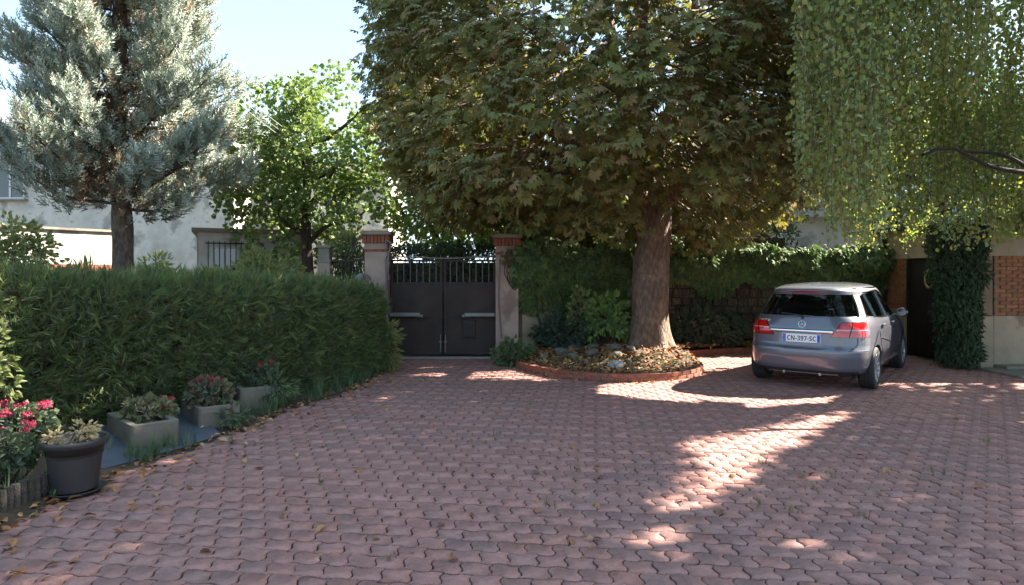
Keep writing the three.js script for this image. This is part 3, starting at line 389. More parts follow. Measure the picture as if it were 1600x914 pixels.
// weeping birch: hanging strands
{
  rnd = rngOf(77);
  const t = thing('weeping_birch', 'weeping birch hanging long leafy strands over the parked car', 'tree', V(0, 0, 0)), bark = barkOf([0.10, 0.08, 0.065]);
  part('trunk', limb([V(10.9, -0.05, 7.7), V(10.8, 2, 7.7), V(10.6, 5, 7.8), V(10.4, 9, 7.9)], 0.24, 0.1, { seg: 24, rad: 16, flare: 0.4 }), barkOf([0.45, 0.43, 0.40]), t);
  const limbs = [[V(10.75, 2.9, 7.7), V(8.4, 3.25, 8.5), V(6.9, 3.02, 8.4), V(6.2, 3.1, 8.3), V(5.6, 3.32, 8.2), V(5.2, 3.2, 8.1)], [V(6.9, 3.02, 8.4), V(6.6, 3.3, 8.6), V(6.2, 3.38, 8.8)], [V(10.75, 2.7, 7.75), V(8.9, 2.6, 9.5), V(7.9, 2.5, 10.0), V(7.3, 2.3, 10.2)], [V(10.6, 4.5, 7.8), V(8, 6.2, 8.0), V(6, 6.8, 8.0), V(4.3, 6.4, 7.6)], [V(10.6, 5.5, 7.8), V(8.5, 7.4, 9.2), V(6.8, 8.2, 9.8), V(5.2, 7.8, 10)], [V(10.6, 5, 7.8), V(9, 6.6, 7.2), V(7.6, 7, 6.5), V(6.2, 6.4, 5.8)], [V(10.5, 6, 7.85), V(11.5, 7.8, 7.4), V(12.5, 8, 7), V(14, 7, 6.5)], [V(10.5, 7, 7.9), V(10, 8.8, 7.2), V(9.4, 9.4, 6.4), V(8.4, 8.8, 5.5)], [V(10.65, 4, 7.8), V(9, 5.2, 9.8), V(8, 5.5, 11.2), V(6.8, 4.9, 11.6)]];
  limbs.filter((p, i) => i < 3 || !new THREE.CatmullRomCurve3(p).getPoints(30).some((q) => shadesGap(q, 0, 0.1))).forEach((p, i) => part('limb', limb(p, [0.075, 0.03, 0.05][i] ?? 0.1, 0.018, { seg: 22, rad: 8, lump: 0.12, seed: i }), bark, t));
  const strands = [], list = [], geo = merge([blade(0.058, 0.043, { wide: 0.34, seg: 2, fold: 0.2, bend: 0.2, m: new THREE.Matrix4().makeTranslation(0, 0.012, 0) })]);
  const hang = (x, d, top, bottom, dense) => {
    let p = V(x, top, d); const pts = [p.clone()], sway = [R(-0.2, 0.22), R(-0.2, 0.2)], n = Math.max(3, Math.round((top - bottom) / 0.3));
    for (let i = 1; i <= n; i++) pts.push(new THREE.Vector3(x + sway[0] * (i / n) + R(-0.025, 0.025), lerp(top, bottom, i / n), -d + sway[1] * (i / n) + R(-0.025, 0.025)));
    const cv = new THREE.CatmullRomCurve3(pts), L = top - bottom, m = Math.round(L / dense);
    if (!pts.some((p) => shadesGap(p, 0.02))) strands.push(new THREE.TubeGeometry(cv, n * 2, 0.0028, 3));
    for (let i = 0; i < m; i++) { const q = cv.getPoint(clamp((i + rnd()) / m, 0, 1)).add(randDir().multiplyScalar(R(0.01, rnd() < 0.3 ? 0.16 : 0.07))); if (shadesGap(q, 0.05, 0.04)) continue; const dir = randDir(); dir.y = -Math.abs(dir.y) - 0.5; list.push([frame(q, dir.normalize(), randDir(), R(0.75, 1.25)), Math.floor(Math.pow(rnd(), 1.1) * 6)]); }
  };
  // front curtain (grey green, in shade), then the lit layer behind, then the crown beyond the frame
  for (let i = 0; i < 300; i++) { const u = Math.floor(rnd() * 24) / 24, px = 1262 + 290 * u + 22 * (hash(u * 100, 3, 8) - 0.5) + (R(-1, 1) + R(-1, 1)) * 5.5, d = R(6.4, 8.8), x = (px - 800) / 1000 * d; const low = 325 + 60 * vnoise(px * 0.02, 3, 0, 5) - 210 * smooth(1340, 1450, px) - 260 * Math.pow(rnd(), 1.5); hang(x, d, R(5.2, 6.6), EYE - (low - 428) / 1000 * d, 0.036); }
  for (let i = 0; i < 700; i++) { const px = 1290 + 390 * (Math.floor(rnd() * 30) + hash(i % 30, 1, 4)) / 30 + (R(-1, 1) + R(-1, 1)) * 6, d = R(9.0, 12.6), x = (px - 800) / 1000 * d, low = 392 - 55 * smooth(1400, 1330, px) - 30 * smooth(1500, 1600, px) - R(0, 1) * R(0, 110); hang(x, d, R(3.9, 6.4), EYE - (low - 428) / 1000 * d, 0.04); }
  for (let i = 0; i < 860; i++) { const a = R(0, 6.28), r = Math.sqrt(rnd()) * 5.8, x = 10.4 + r * Math.cos(a), d = 8.0 + r * Math.sin(a) * 0.62; if (d < 2.5 || x / d < 0.83 && d < 12) continue; const top = 9.6 - 0.1 * r * r + R(-0.8, 0.2), hgt = R(1.2, 3.4); hang(x, d, top, Math.max(3.2, top - hgt), 0.045); }
  for (let i = 0; i < 130; i++) { const px = R(1262, 1640), d = R(7, 11), x = (px - 800) / 1000 * d; hang(x, d, R(6.5, 8.4), R(4.8, 6), 0.045); }
  for (let i = 0; i < 620; i++) { const px = R(1285, 1600), d = px < 1470 ? R(10.6, 12.6) : R(9.3, 11.2), x = (px - 800) / 1000 * d, low = 396 - 60 * smooth(1345, 1290, px) - 20 * smooth(1470, 1560, px) - R(0, 46); hang(x, d, R(3.0, 4.4), EYE - (low - 428) / 1000 * d, 0.038); }
  part('twigs', strands, mat([0.10, 0.065, 0.045], 0.9), t);
  foliage(t, 'crown', 'leaf', geo, list, leafMat([1, 1, 1], 0.58), { parts: 300, tints: [[0.19, 0.26, 0.045], [0.22, 0.285, 0.05], [0.16, 0.22, 0.05], [0.26, 0.30, 0.05], [0.29, 0.29, 0.05], [0.34, 0.29, 0.06]] });
  console.log('birch', list.length);
}

// silvery conifer: feathery sprays on ascending branches
{
  rnd = rngOf(404);
  const t = thing('silver_conifer', 'tall silvery blue conifer behind the left part of the hedge', 'tree', V(0, 0, 0)), bark = barkOf([0.30, 0.235, 0.19]), X = -8.0, D = 13.1;
  part('trunk', limb([V(X, -0.1, D), V(X + 0.03, 2, D), V(X - 0.05, 5, D), V(X, 9, D), V(X + 0.1, 12.4, D)], 0.225, 0.05, { seg: 50, rad: 20, lump: 0.14, flare: 0.25, seed: 9 }), bark, t);
  const P = []; const sq = rngOf(3); for (let i = 0; i < 17; i++) { const y = i / 17 * 0.30, a = i * 2.4, l = 0.13 * (1 - i / 22), up = 0.75, w = 0.011; const dx = Math.cos(a) * l, dz = Math.sin(a) * l, px = -Math.sin(a) * w, pz = Math.cos(a) * w; P.push(px, y, pz, -px, y, -pz, dx * 0.7 + px * 1.6, y + l * up * 0.6, dz * 0.7 + pz * 1.6, -px, y, -pz, dx, y + l * up * 1.1, dz, dx * 0.7 + px * 1.6, y + l * up * 0.6, dz * 0.7 + pz * 1.6); }
  P.push(-0.012, 0, 0, 0.012, 0, 0, 0, 0.4, 0, 0, 0, -0.012, 0, 0, 0.012, 0, 0.4, 0);
  const geo = fromTris(P), list = [], br = [];
  for (let i = 0; i < 118; i++) {
    const u = (i + rnd()) / 118, h = 3.0 + 9.0 * Math.pow(u, 0.95), a = i * 2.399 + R(-0.3, 0.3), reach = (2.85 - 2.3 * Math.pow(u, 0.9)) * R(0.62, 1.02) * (h < 3.4 ? 0.8 : 1) * (Math.cos(a) < -0.3 ? 0.85 : 1), up = lerp(0.15, 1.25, u) + R(-0.15, 0.3);
    const s = V(X, h, D), dir = new THREE.Vector3(Math.cos(a), 0, Math.sin(a)), mid = s.clone().addScaledVector(dir, reach * 0.55).add(new THREE.Vector3(0, reach * up * 0.25 - 0.1, 0)), e = s.clone().addScaledVector(dir, reach).add(new THREE.Vector3(0, reach * up * 0.75, 0));
    const cv = new THREE.CatmullRomCurve3([s, mid, e]); br.push(limb([s, mid, e], 0.042 * (1 - u * 0.6), 0.01, { seg: 7, rad: 5, seed: i }));
    const n = Math.round((h < 4.5 ? 32 : 25) * reach / 2.5) + 8;
    for (let k = 0; k < n; k++) { const v = lerp(h < 4 ? 0.1 : 0.2, 1.0, Math.pow(rnd(), 0.75)), c = cv.getPoint(v), tan = cv.getTangent(v), inner = v < 0.36; c.add(randDir().multiplyScalar(0.5 * (1.15 - v * 0.7) * R(0.1, 1)));
      const ax = tan.clone().multiplyScalar(0.8).add(new THREE.Vector3(0, 0.9, 0)).add(randDir().multiplyScalar(0.45)).normalize(), L = R(0.45, 0.95), tone = Math.floor(rnd() * 4);   // a feathery plume
      for (let q = 0; q < 8; q++) { const f = q / 8, side = randDir(); side.addScaledVector(ax, -side.dot(ax)).normalize(); const at = c.clone().addScaledVector(ax, f * L * 0.75).addScaledVector(side, 0.17 * (1 - f) + 0.02); list.push([frame(at, ax.clone().addScaledVector(side, 0.55 * (1 - f * 0.7)), randDir(), R(0.65, 1.05) * (1.05 - 0.35 * f)), inner ? 4 + Math.floor(rnd() * 2) : rnd() < 0.06 ? 5 : (tone + Math.floor(rnd() * 2)) % 5]); } }
  }
  part('branches', br, barkOf([0.20, 0.14, 0.11]), t);
  part('limb', limb([V(X + 0.1, 3.1, 13), V(X + 0.9, 3.5, 12.6), V(X + 1.9, 4.0, 12.3), V(X + 2.3, 4.6, 12.2)], 0.09, 0.025, { seg: 16, rad: 8 }), barkOf([0.25, 0.16, 0.12]), t);
  foliage(t, 'crown', 'spray', geo, list, leafMat([1, 1, 1], 0.25), { parts: 0, tints: [[0.38, 0.42, 0.345], [0.32, 0.37, 0.30], [0.44, 0.47, 0.39], [0.28, 0.33, 0.255], [0.20, 0.22, 0.15], [0.26, 0.18, 0.11]] });
  console.log('conifer', list.length);
}

// ordinary broadleaf tree or bush: clumps of simple leaves
const ovate = blade(0.09, 0.06, { wide: 0.42, seg: 1, fold: 0.25, bend: 0.25 }), fan = merge([blade(0.08, 0.09, { wide: 0.72, seg: 1, fold: 0.15, bend: 0.1 })]), lance = blade(0.11, 0.032, { wide: 0.4, seg: 1, fold: 0.25, bend: 0.3 });
function spray3(g) { return merge([0, 1, 2].map((k) => g.clone().applyMatrix4(M4(new THREE.Vector3(0, k * 0.02, 0), E(0.5, k * 2.1, 0, 'YXZ'))))); }
const ovate3 = spray3(ovate), fan3 = spray3(fan), lance3 = spray3(lance);
function bushy(t, c, r, clumps, per, size, geo, tints, o = {}) {
  const list = [], tw = [], { s = 0.3, low = -1, through = 0.42, gap = 0, root, parts = 0 } = o;
  for (let i = 0, k = 0; k < clumps && i < clumps * 14; i++) { const q = randDir().multiplyScalar(Math.pow(rnd(), 0.42)); if (q.y < low) continue; if (gap && vnoise(q.x * 3 + 11, q.y * 3 + q.z * 2 + 17, 0, 3) < gap) continue; k++;
    const p = new THREE.Vector3(c.x + q.x * r.x, c.y + q.y * r.y, c.z + q.z * r.z), out = q.clone().normalize(); if (root) tw.push(limb([root, root.clone().lerp(p, 0.5).add(randDir().multiplyScalar(0.12)), p], root.r ?? 0.02, 0.005, { seg: 4, rad: 4, seed: i }));
    for (let j = 0; j < per; j++) { const w = randDir(), e = p.clone().addScaledVector(w, s * R(0.3, 1)); if (e.y < 0.06) continue; if (shadesGap(e, 0.1, size * 0.09)) continue; const dir = w.add(out).setY(w.y - R(0, 0.5)); list.push([frame(e, dir, out.clone().multiplyScalar(0.5).add(UP).add(randDir()), size * R(0.7, 1.25)), Math.floor(rnd() * tints.length)]); } }
  if (tw.length) part('twigs', tw, barkOf([0.13, 0.095, 0.07]), t);
  foliage(t, o.name ?? 'crown', 'leaf', geo, list, leafMat([1, 1, 1], through), { tints, parts });
}
function tree(name, label, x, d, trunkR, fork, c, r, clumps, per, size, geo, tints, o = {}) {
  const t = thing(name, label, 'tree', V(0, 0, 0), 0, o.group), bk = barkOf(o.bark ?? [0.15, 0.11, 0.085]);
  part('trunk', limb([V(x, -0.1, d), V(x + 0.05, fork * 0.5, d), V(x, fork, d), c.clone().add(new THREE.Vector3(0, r.y * 0.7, 0))], trunkR, trunkR * 0.25, { seg: 26, rad: 12, flare: 0.3 }), bk, t);
  for (let i = 0; i < 9; i++) { const a = i * 2.4, h = lerp(fork * 0.8, c.y + r.y * 0.3, i / 9), s = V(x, h, d), e = c.clone().add(new THREE.Vector3(Math.cos(a) * r.x * 0.75, (i / 9 - 0.35) * r.y, Math.sin(a) * r.z * 0.75)); if ([0.2, 0.4, 0.6, 0.8, 1].some((k) => shadesGap(s.clone().lerp(e, k), 0, 0.15))) continue; part('limb', limb(wander(s, e, 3, 0.15), trunkR * 0.42, 0.015, { seg: 8, rad: 6, seed: i }), bk, t); }
  bushy(t, c, r, clumps, per, size, geo, tints, o); return t;
}
const greens = { ginkgo: [[0.17, 0.245, 0.05], [0.14, 0.21, 0.045], [0.22, 0.285, 0.055], [0.12, 0.18, 0.04]], mid: [[0.09, 0.15, 0.035], [0.07, 0.125, 0.03], [0.12, 0.18, 0.04]], dark: [[0.035, 0.07, 0.025], [0.045, 0.085, 0.03], [0.03, 0.06, 0.02]], yellow: [[0.22, 0.25, 0.06], [0.17, 0.22, 0.05], [0.28, 0.27, 0.07]], ivy: [[0.075, 0.13, 0.03], [0.055, 0.10, 0.025], [0.10, 0.16, 0.035], [0.13, 0.17, 0.04]] };
rnd = rngOf(505);
tree('ginkgo_tree', 'bright green ginkgo tree between the conifer and the gate', -5.35, 16.6, 0.19, 3.0, V(-5.25, 4.55, 16.6), new THREE.Vector3(2.25, 2.65, 1.9), 190, 34, 1.25, fan3, greens.ginkgo, { s: 0.42, gap: 0.22 });
tree('maple_tree', 'leafy green tree standing in the garden right behind the gate', -1.5, 18.5, 0.14, 2.2, V(-1.5, 3.9, 18.5), new THREE.Vector3(2.1, 2.0, 1.6), 210, 34, 1.4, ovate3, greens.ginkgo, { s: 0.42, gap: 0.12, group: 'garden trees behind the wall' });
tree('plum_tree', 'green tree behind the ivy wall left of the chestnut trunk', 1.7, 19.5, 0.16, 1.8, V(1.7, 3.4, 19.5), new THREE.Vector3(2.4, 1.9, 1.6), 140, 28, 1.5, ovate3, greens.mid, { s: 0.5, group: 'garden trees behind the wall' });
tree('lime_tree', 'green tree behind the ivy wall right of the chestnut trunk', 4.9, 20.5, 0.16, 1.8, V(4.9, 3.6, 20.5), new THREE.Vector3(2.2, 2.1, 1.6), 140, 28, 1.5, ovate3, greens.mid, { s: 0.5, group: 'garden trees behind the wall' });
tree('unseen_shade_tree', 'unseen dense tree beyond the right edge, placed to shade the court', 13.9, 8.6, 0.3, 3.2, V(13.9, 8.0, 8.7), new THREE.Vector3(6.2, 4.4, 4.5), 580, 30, 2.4, ovate3, greens.mid, { s: 0.8 });  // stands out of view, placed so its crown shades the court
tree('holm_oak', 'dark evergreen tree far behind the birch and the garage', 12.4, 18.5, 0.2, 2.4, V(12.4, 5.2, 18.5), new THREE.Vector3(2.6, 3.0, 2.0), 150, 28, 1.7, ovate3, greens.mid, { s: 0.55, group: 'garden trees behind the wall' });
// a dark clipped evergreen right behind the gate bars, and its neighbour behind the wall
function evergreen(label, x, d, w, h, dep) { const t = thing('evergreen_hedge', label, 'hedge', V(0, 0, 0), 0, 'evergreen hedges behind the gate and wall'); part('stems', box(w - 0.5, h - 0.3, dep - 0.5, x, (h - 0.3) / 2, -d), mat([0.11, 0.085, 0.055], 1), t); const list = [], n = Math.round(w * h * 330); for (let i = 0; i < n; i++) { const top = rnd() < 0.25, p = V(x + R(-w / 2, w / 2), top ? h + R(-0.2, 0.12) : R(0.05, h), top ? d + R(-dep / 2, dep / 2) : d - dep / 2 + R(-0.08, 0.3)); list.push([frame(p, randDir().add(new THREE.Vector3(0, 0.6, 0.6)), randDir().add(new THREE.Vector3(0, 0.3, 0.8)), R(0.8, 1.3)), Math.floor(rnd() * 3)]); } foliage(t, 'foliage', 'leaf', lance3, list, leafMat([1, 1, 1], 0.25), { tints: greens.dark }); }  // the inside of the hedge is one solid box behind the leaves
evergreen('dark evergreen hedge seen through the bars of the gate', -1.3, 15.2, 3.6, 2.25, 1.2);
evergreen('dark evergreen hedge behind the ivy covered wall', 4.0, 16.6, 6.4, 2.9, 1.2);
function shrub(name, label, x, d, c, r, clumps, per, size, geo, tints, o = {}) { const t = thing(name, label, o.cat ?? 'shrub', V(0, 0, 0), 0, o.group), root = V(x, o.base ?? -0.02, d); root.r = o.stem ?? 0.012; bushy(t, c, r, clumps, per, size, geo, tints, { s: 0.16, root, name: 'foliage', ...o }); return t; }
shrub('yellow_shrub', 'yellow green shrub showing above the hedge left of the stone post', -5.15, 13.2, V(-5.1, 1.5, 13.2), new THREE.Vector3(1.0, 0.62, 0.7), 70, 24, 0.9, ovate3, greens.yellow, { s: 0.22 });
shrub('yellow_shrub', 'pale yellow green shrub at the far left above the hedge', -8.9, 11, V(-8.9, 1.9, 11), new THREE.Vector3(1.1, 0.75, 0.8), 80, 24, 0.9, ovate3, greens.yellow, { s: 0.24 });
shrub('climbing_rose', 'pale leafy climber behind the wrought iron fence', -3.7, 14.6, V(-3.6, 2.0, 14.7), new THREE.Vector3(0.75, 0.75, 0.4), 50, 22, 0.9, ovate3, greens.yellow, { s: 0.2 });
shrub('young_bamboo', 'thin yellowish sprig standing above the hedge before the annex', -6.0, 10.8, V(-6.0, 1.7, 10.8), new THREE.Vector3(0.25, 0.3, 0.2), 14, 14, 0.9, lance3, greens.yellow, { s: 0.12 });
// ---------------------------------------------------------------- hedge, ivy, bed plants
{ // bamboo hedge along the left
  rnd = rngOf(606);
  const t = thing('bamboo_hedge', 'long clipped dwarf bamboo hedge along the left side of the court', 'hedge', V(0, 0, 0));
  const line = new THREE.CatmullRomCurve3([V(-2.32, 0, 11.15), V(-2.75, 0, 9.7), V(-3.3, 0, 8.5), V(-4.15, 0, 7.0), V(-4.95, 0, 5.6), V(-5.8, 0, 4.2), V(-6.5, 0, 3)]), len = line.getLength(), hgt = (u) => lerp(1.40, 1.74, Math.pow(u, 0.8)), dep = 1.7;
  const side = (u) => { const k = line.getTangentAt(u); return new THREE.Vector3(k.z, 0, -k.x).normalize(); };   // towards the court
  if (side(0.5).x < 0) console.log('side flipped');
  const core = []; for (let i = 0; i < 24; i++) { const a = line.getPointAt(Math.max(0.014, i / 24)), b = line.getPointAt((i + 1) / 24), s = side(i / 24), h = hgt(i / 24) - 0.1; core.push(beam(a.clone().addScaledVector(s, -0.2 - 0.65).setY(h / 2), b.clone().addScaledVector(s, -0.2 - 0.65).setY(h / 2), 1.3, h)); }
  part('stems', core, mat([0.12, 0.10, 0.05], 1, { map: barkTex }), t);  // solid block inside the hedge, added to stop light passing through
  const bl = []; const q = rngOf(5); for (let i = 0; i < 9; i++) { const a = i * 2.4 + q(), tilt = 0.35 + q() * 0.9; bl.push(blade(0.12 + q() * 0.06, 0.0135 + q() * 0.005, { wide: 0.35, seg: 1, fold: 0.3, bend: 0.35, m: M4(new THREE.Vector3(0, i * 0.014, 0), E(tilt, a, 0, 'YXZ')) })); }
  const geo = merge(bl), list = [];
  const put = (p, n, k) => { if (shadesGap(p, 0.05)) return; const d = n.clone().multiplyScalar(0.9).add(new THREE.Vector3(0, R(-0.2, 1.1), 0)).add(randDir().multiplyScalar(0.65)); list.push([frame(p, d, randDir(), R(0.55, 0.95) * k), Math.floor(rnd() * 5)]); };
  for (let i = 0; i < 17000; i++) { const u = Math.pow(rnd(), 1.25), s = side(u), h = hgt(u), wv = 0.11 * (vnoise(u * 40, 3, 0, 2) - 0.5) + 0.1 * (vnoise(u * 13, 7, 0, 4) - 0.5), f = rnd();
    if (f < 0.62) { const y = R(0.02, h - 0.04), bulge = -0.16 * Math.pow(clamp((y - h + 0.35) / 0.35, 0, 1), 2) + 0.05; put(line.getPointAt(u).addScaledVector(s, bulge + wv + R(-0.16, 0.03)).setY(y), s, 1); }
    else { const w = R(0.05, dep); put(line.getPointAt(u).addScaledVector(s, -w).setY(h + R(-0.16, 0.02) + wv * 0.5), UP, 1); } }
  for (let i = 0; i < 2600; i++) { const a = R(0, Math.PI * 0.75), w = R(0, 1), e = line.getPointAt(0), k = line.getTangentAt(0).multiplyScalar(-1), s = side(0), y = R(0.02, hgt(0)); put(e.clone().addScaledVector(s, -w * 1.3).addScaledVector(k, R(-0.1, 0.12) + 0.1 * Math.sin(w * 3)).setY(y), k, 1); }
  for (let i = 0; i < 260; i++) { const u = rnd(), s = side(u); put(line.getPointAt(u).addScaledVector(s, -R(0, dep)).setY(hgt(u) + R(0, 0.12)), UP, 1.15); }
  foliage(t, 'foliage', 'leaf_spray', geo, list, leafMat([1, 1, 1], 0.3), { parts: 0, tints: [[0.10, 0.145, 0.033], [0.13, 0.17, 0.037], [0.075, 0.115, 0.028], [0.15, 0.185, 0.042], [0.12, 0.125, 0.04]] });
}
shrub('bamboo_clump', 'small bright bamboo clump at the end of the hedge by the gate', -2.35, 11.4, V(-2.25, 0.45, 11.35), new THREE.Vector3(0.25, 0.4, 0.25), 26, 16, 1.15, lance3, greens.yellow, { s: 0.14 });
shrub('lime_shrub', 'lime green leafy shrub at the left edge in front of the hedge', -4.6, 5.35, V(-4.55, 0.95, 5.35), new THREE.Vector3(0.36, 0.5, 0.2), 34, 12, 0.75, ovate3, [[0.10, 0.125, 0.02], [0.08, 0.11, 0.018], [0.12, 0.14, 0.022]], { s: 0.1 });

const ivyGeo = (() => { const P = [], v = [[0, 0], [0.045, -0.012], [0.04, 0.025], [0.062, 0.05], [0.025, 0.055], [0, 0.095], [-0.025, 0.055], [-0.062, 0.05], [-0.04, 0.025], [-0.045, -0.012]]; for (let i = 1; i < v.length - 1; i++) P.push(v[0][0], v[0][1], 0, v[i][0], v[i][1], -0.012 * (i % 2), v[i + 1][0], v[i + 1][1], -0.012 * ((i + 1) % 2)); P.push(0, 0, 0, v[9][0], v[9][1], -0.01, v[1][0], v[1][1], -0.01); return fromTris(P); })();
{ // ivy over the wall
  rnd = rngOf(707);
  const t = thing('ivy', 'thick ivy tumbling over the top of the garden wall', 'ivy', V(0, 0, 0)), list = [], vines = [];
  const wall = (u) => u < 0.3 ? V(lerp(0.05, 2.25, u / 0.3), 0, lerp(12.98, 14.42, u / 0.3)) : V(lerp(2.25, 8.4, (u - 0.3) / 0.7), 0, lerp(14.42, 14.5, (u - 0.3) / 0.7));
  const low = (u) => { const n = vnoise(u * 22, 1, 0, 3); return u < 0.13 ? lerp(0.95, 0.8, u / 0.13) + n * 0.4 : u < 0.4 ? 0.25 + n * 0.9 : 1.2 + 0.6 * n; };
  const f = new THREE.Vector3(0, 0, 1), add = (p, s = 1, up = 0) => { if (shadesGap(p, 0.1)) return; list.push([frame(p, new THREE.Vector3(R(-0.9, 0.9), -1, R(-0.3, 0.7)), f.clone().add(new THREE.Vector3(R(-0.9, 0.9) + up * 0.8, R(-0.2, 1.3) + up, R(-0.3, 0.3) - up * 0.7)), R(0.9, 2.0) * s), Math.floor(Math.pow(rnd(), 1.2) * 4)]); };
  for (let i = 0; i < 9500; i++) { const u = rnd(), b = low(u), y = rnd() < 0.65 ? R(Math.max(b, 1.35), 2.24) : R(b, 1.6), p = wall(u), bulk = (0.08 + 0.4 * smooth(1.2, 1.9, y) * (0.25 + 1.3 * vnoise(u * 24, y * 2.6, 0, 8))) * (y > 2.05 ? 0.8 : 1); if (y < 1.3 && u > 0.16 && vnoise(u * 60, y * 5, 0, 15) < 0.42) continue; p.z += bulk * Math.pow(rnd(), 0.5) - 0.02; p.y = y; add(p, 1, y > 1.9 ? R(0, 1) : 0); }
  for (let i = 0; i < 3600; i++) { const u = rnd(), p = wall(u); p.z -= R(-0.3, 0.65); p.y = 1.98 + 0.42 * vnoise(u * 17, 4, 0, 9) + 0.16 * vnoise(u * 55, 2, 0, 4) + R(-0.1, 0.1) + (rnd() < 0.05 ? R(0, 0.3) : 0); add(p, 1.05, R(0, 1.6)); }
  for (let i = 0; i < 90; i++) { const u = R(0.02, 1), p = wall(u), pts = [p.clone().add(new THREE.Vector3(0, 2.0, 0.1))]; const n = 6, drift = R(-0.5, 0.5); for (let k = 1; k <= n; k++) pts.push(new THREE.Vector3(p.x + drift * k / n + R(-0.06, 0.06), 2.0 - k / n * R(1.5, 1.9), p.z + R(0, 0.05))); vines.push(limb(pts, 0.013, 0.005, { seg: 14, rad: 4, seed: i })); }
  for (let i = 0; i < 34; i++) { const u = R(0.35, 0.98), p = wall(u), y = R(0.3, 1.5), w = R(0.4, 1.2); vines.push(limb([p.clone().setY(y), p.clone().add(new THREE.Vector3(w / 2, 0, 0.02)).setY(y + R(-0.12, 0.12)), p.clone().add(new THREE.Vector3(w, 0, 0)).setY(y + R(-0.2, 0.2))], 0.01, 0.005, { seg: 10, rad: 4, seed: i })); }
  part('stems', vines, barkOf([0.12, 0.085, 0.06]), t);
  foliage(t, 'foliage', 'leaf', ivyGeo, list, leafMat([1, 1, 1], 0.32), { parts: 0, tints: greens.ivy });
}
shrub('dry_ivy', 'withered brown ivy on the right gate pillar below its brick cap', 0.02, 12.78, V(-0.02, 2.0, 12.78), new THREE.Vector3(0.16, 0.28, 0.08), 14, 16, 0.9, ivyGeo, [[0.30, 0.20, 0.11], [0.24, 0.15, 0.08], [0.16, 0.15, 0.06]], { s: 0.1, base: 1.4, cat: 'ivy' });
{ // dark climber on the garage corner
  rnd = rngOf(808);
  const t = thing('cypress_vine', 'dark dense climber covering the garage corner beside the door', 'climber', V(0, 0, 0)), list = [], st = [];
  for (let i = 0; i < 6; i++) st.push(limb([V(8.1 + i * 0.05, 0, 11.5), V(8.1 + R(-0.1, 0.2), 1.2, 11.45), V(8.0 + R(-0.2, 0.3), 2.6, 11.45)], 0.03, 0.012, { seg: 10, rad: 6, seed: i }));
  for (let i = 0; i < 5200; i++) { const y = R(0.12, 2.75), w = (0.30 + 0.12 * vnoise(y * 3, 2, 0, 3)) * lerp(0.8, 1.35, smooth(0.5, 2.6, y)), a = R(0, Math.PI * 2), r = Math.pow(rnd(), 0.35); list.push([frame(V(8.10 + w * r * Math.cos(a), y, 11.62 + 0.42 * r * Math.sin(a)), new THREE.Vector3(R(-0.5, 0.5), R(-1.2, 0.3), R(-0.2, 0.6)), randDir().add(new THREE.Vector3(0, 0, 1)), R(0.7, 1.2)), Math.floor(rnd() * 3)]); }
  part('stems', st, barkOf([0.10, 0.07, 0.05]), t); foliage(t, 'foliage', 'leaf', lance3, list, leafMat([1, 1, 1], 0.2), { tints: greens.dark });
}
// bed plants
rnd = rngOf(909);
shrub('laurel_shrub', 'bright light green laurel shrub left of the chestnut trunk', 1.85, 13.1, V(1.9, 0.78, 13.1), new THREE.Vector3(0.5, 0.42, 0.4), 46, 15, 1.25, ovate3, [[0.19, 0.30, 0.05], [0.15, 0.25, 0.045], [0.24, 0.34, 0.07]], { s: 0.14, base: 0.15 });
shrub('dark_shrub', 'low dark leafy shrub right of the chestnut trunk against the wall', 4.15, 13.9, V(4.2, 0.5, 13.95), new THREE.Vector3(0.8, 0.42, 0.35), 70, 18, 1.15, ovate3, greens.dark, { s: 0.17, base: 0.1 });
shrub('dark_shrub', 'dark shrub under the ivy left of the light green laurel', 0.95, 13.0, V(1.0, 0.5, 13.0), new THREE.Vector3(0.45, 0.36, 0.3), 46, 16, 1.1, ovate3, greens.dark, { s: 0.15, base: 0.1 });
shrub('dark_shrub', 'low green shrub at the foot of the right gate pillar', 0.02, 11.9, V(0.0, 0.2, 12.0), new THREE.Vector3(0.32, 0.24, 0.4), 46, 16, 0.85, ovate3, greens.mid, { s: 0.12, base: 0.02 });
shrub('dark_shrub', 'tall thin sprig of leaves beside the laurel under the ivy', 1.35, 13.0, V(1.35, 0.95, 13.0), new THREE.Vector3(0.14, 0.45, 0.14), 12, 12, 1.0, ovate3, greens.yellow, { s: 0.1, base: 0.12 });
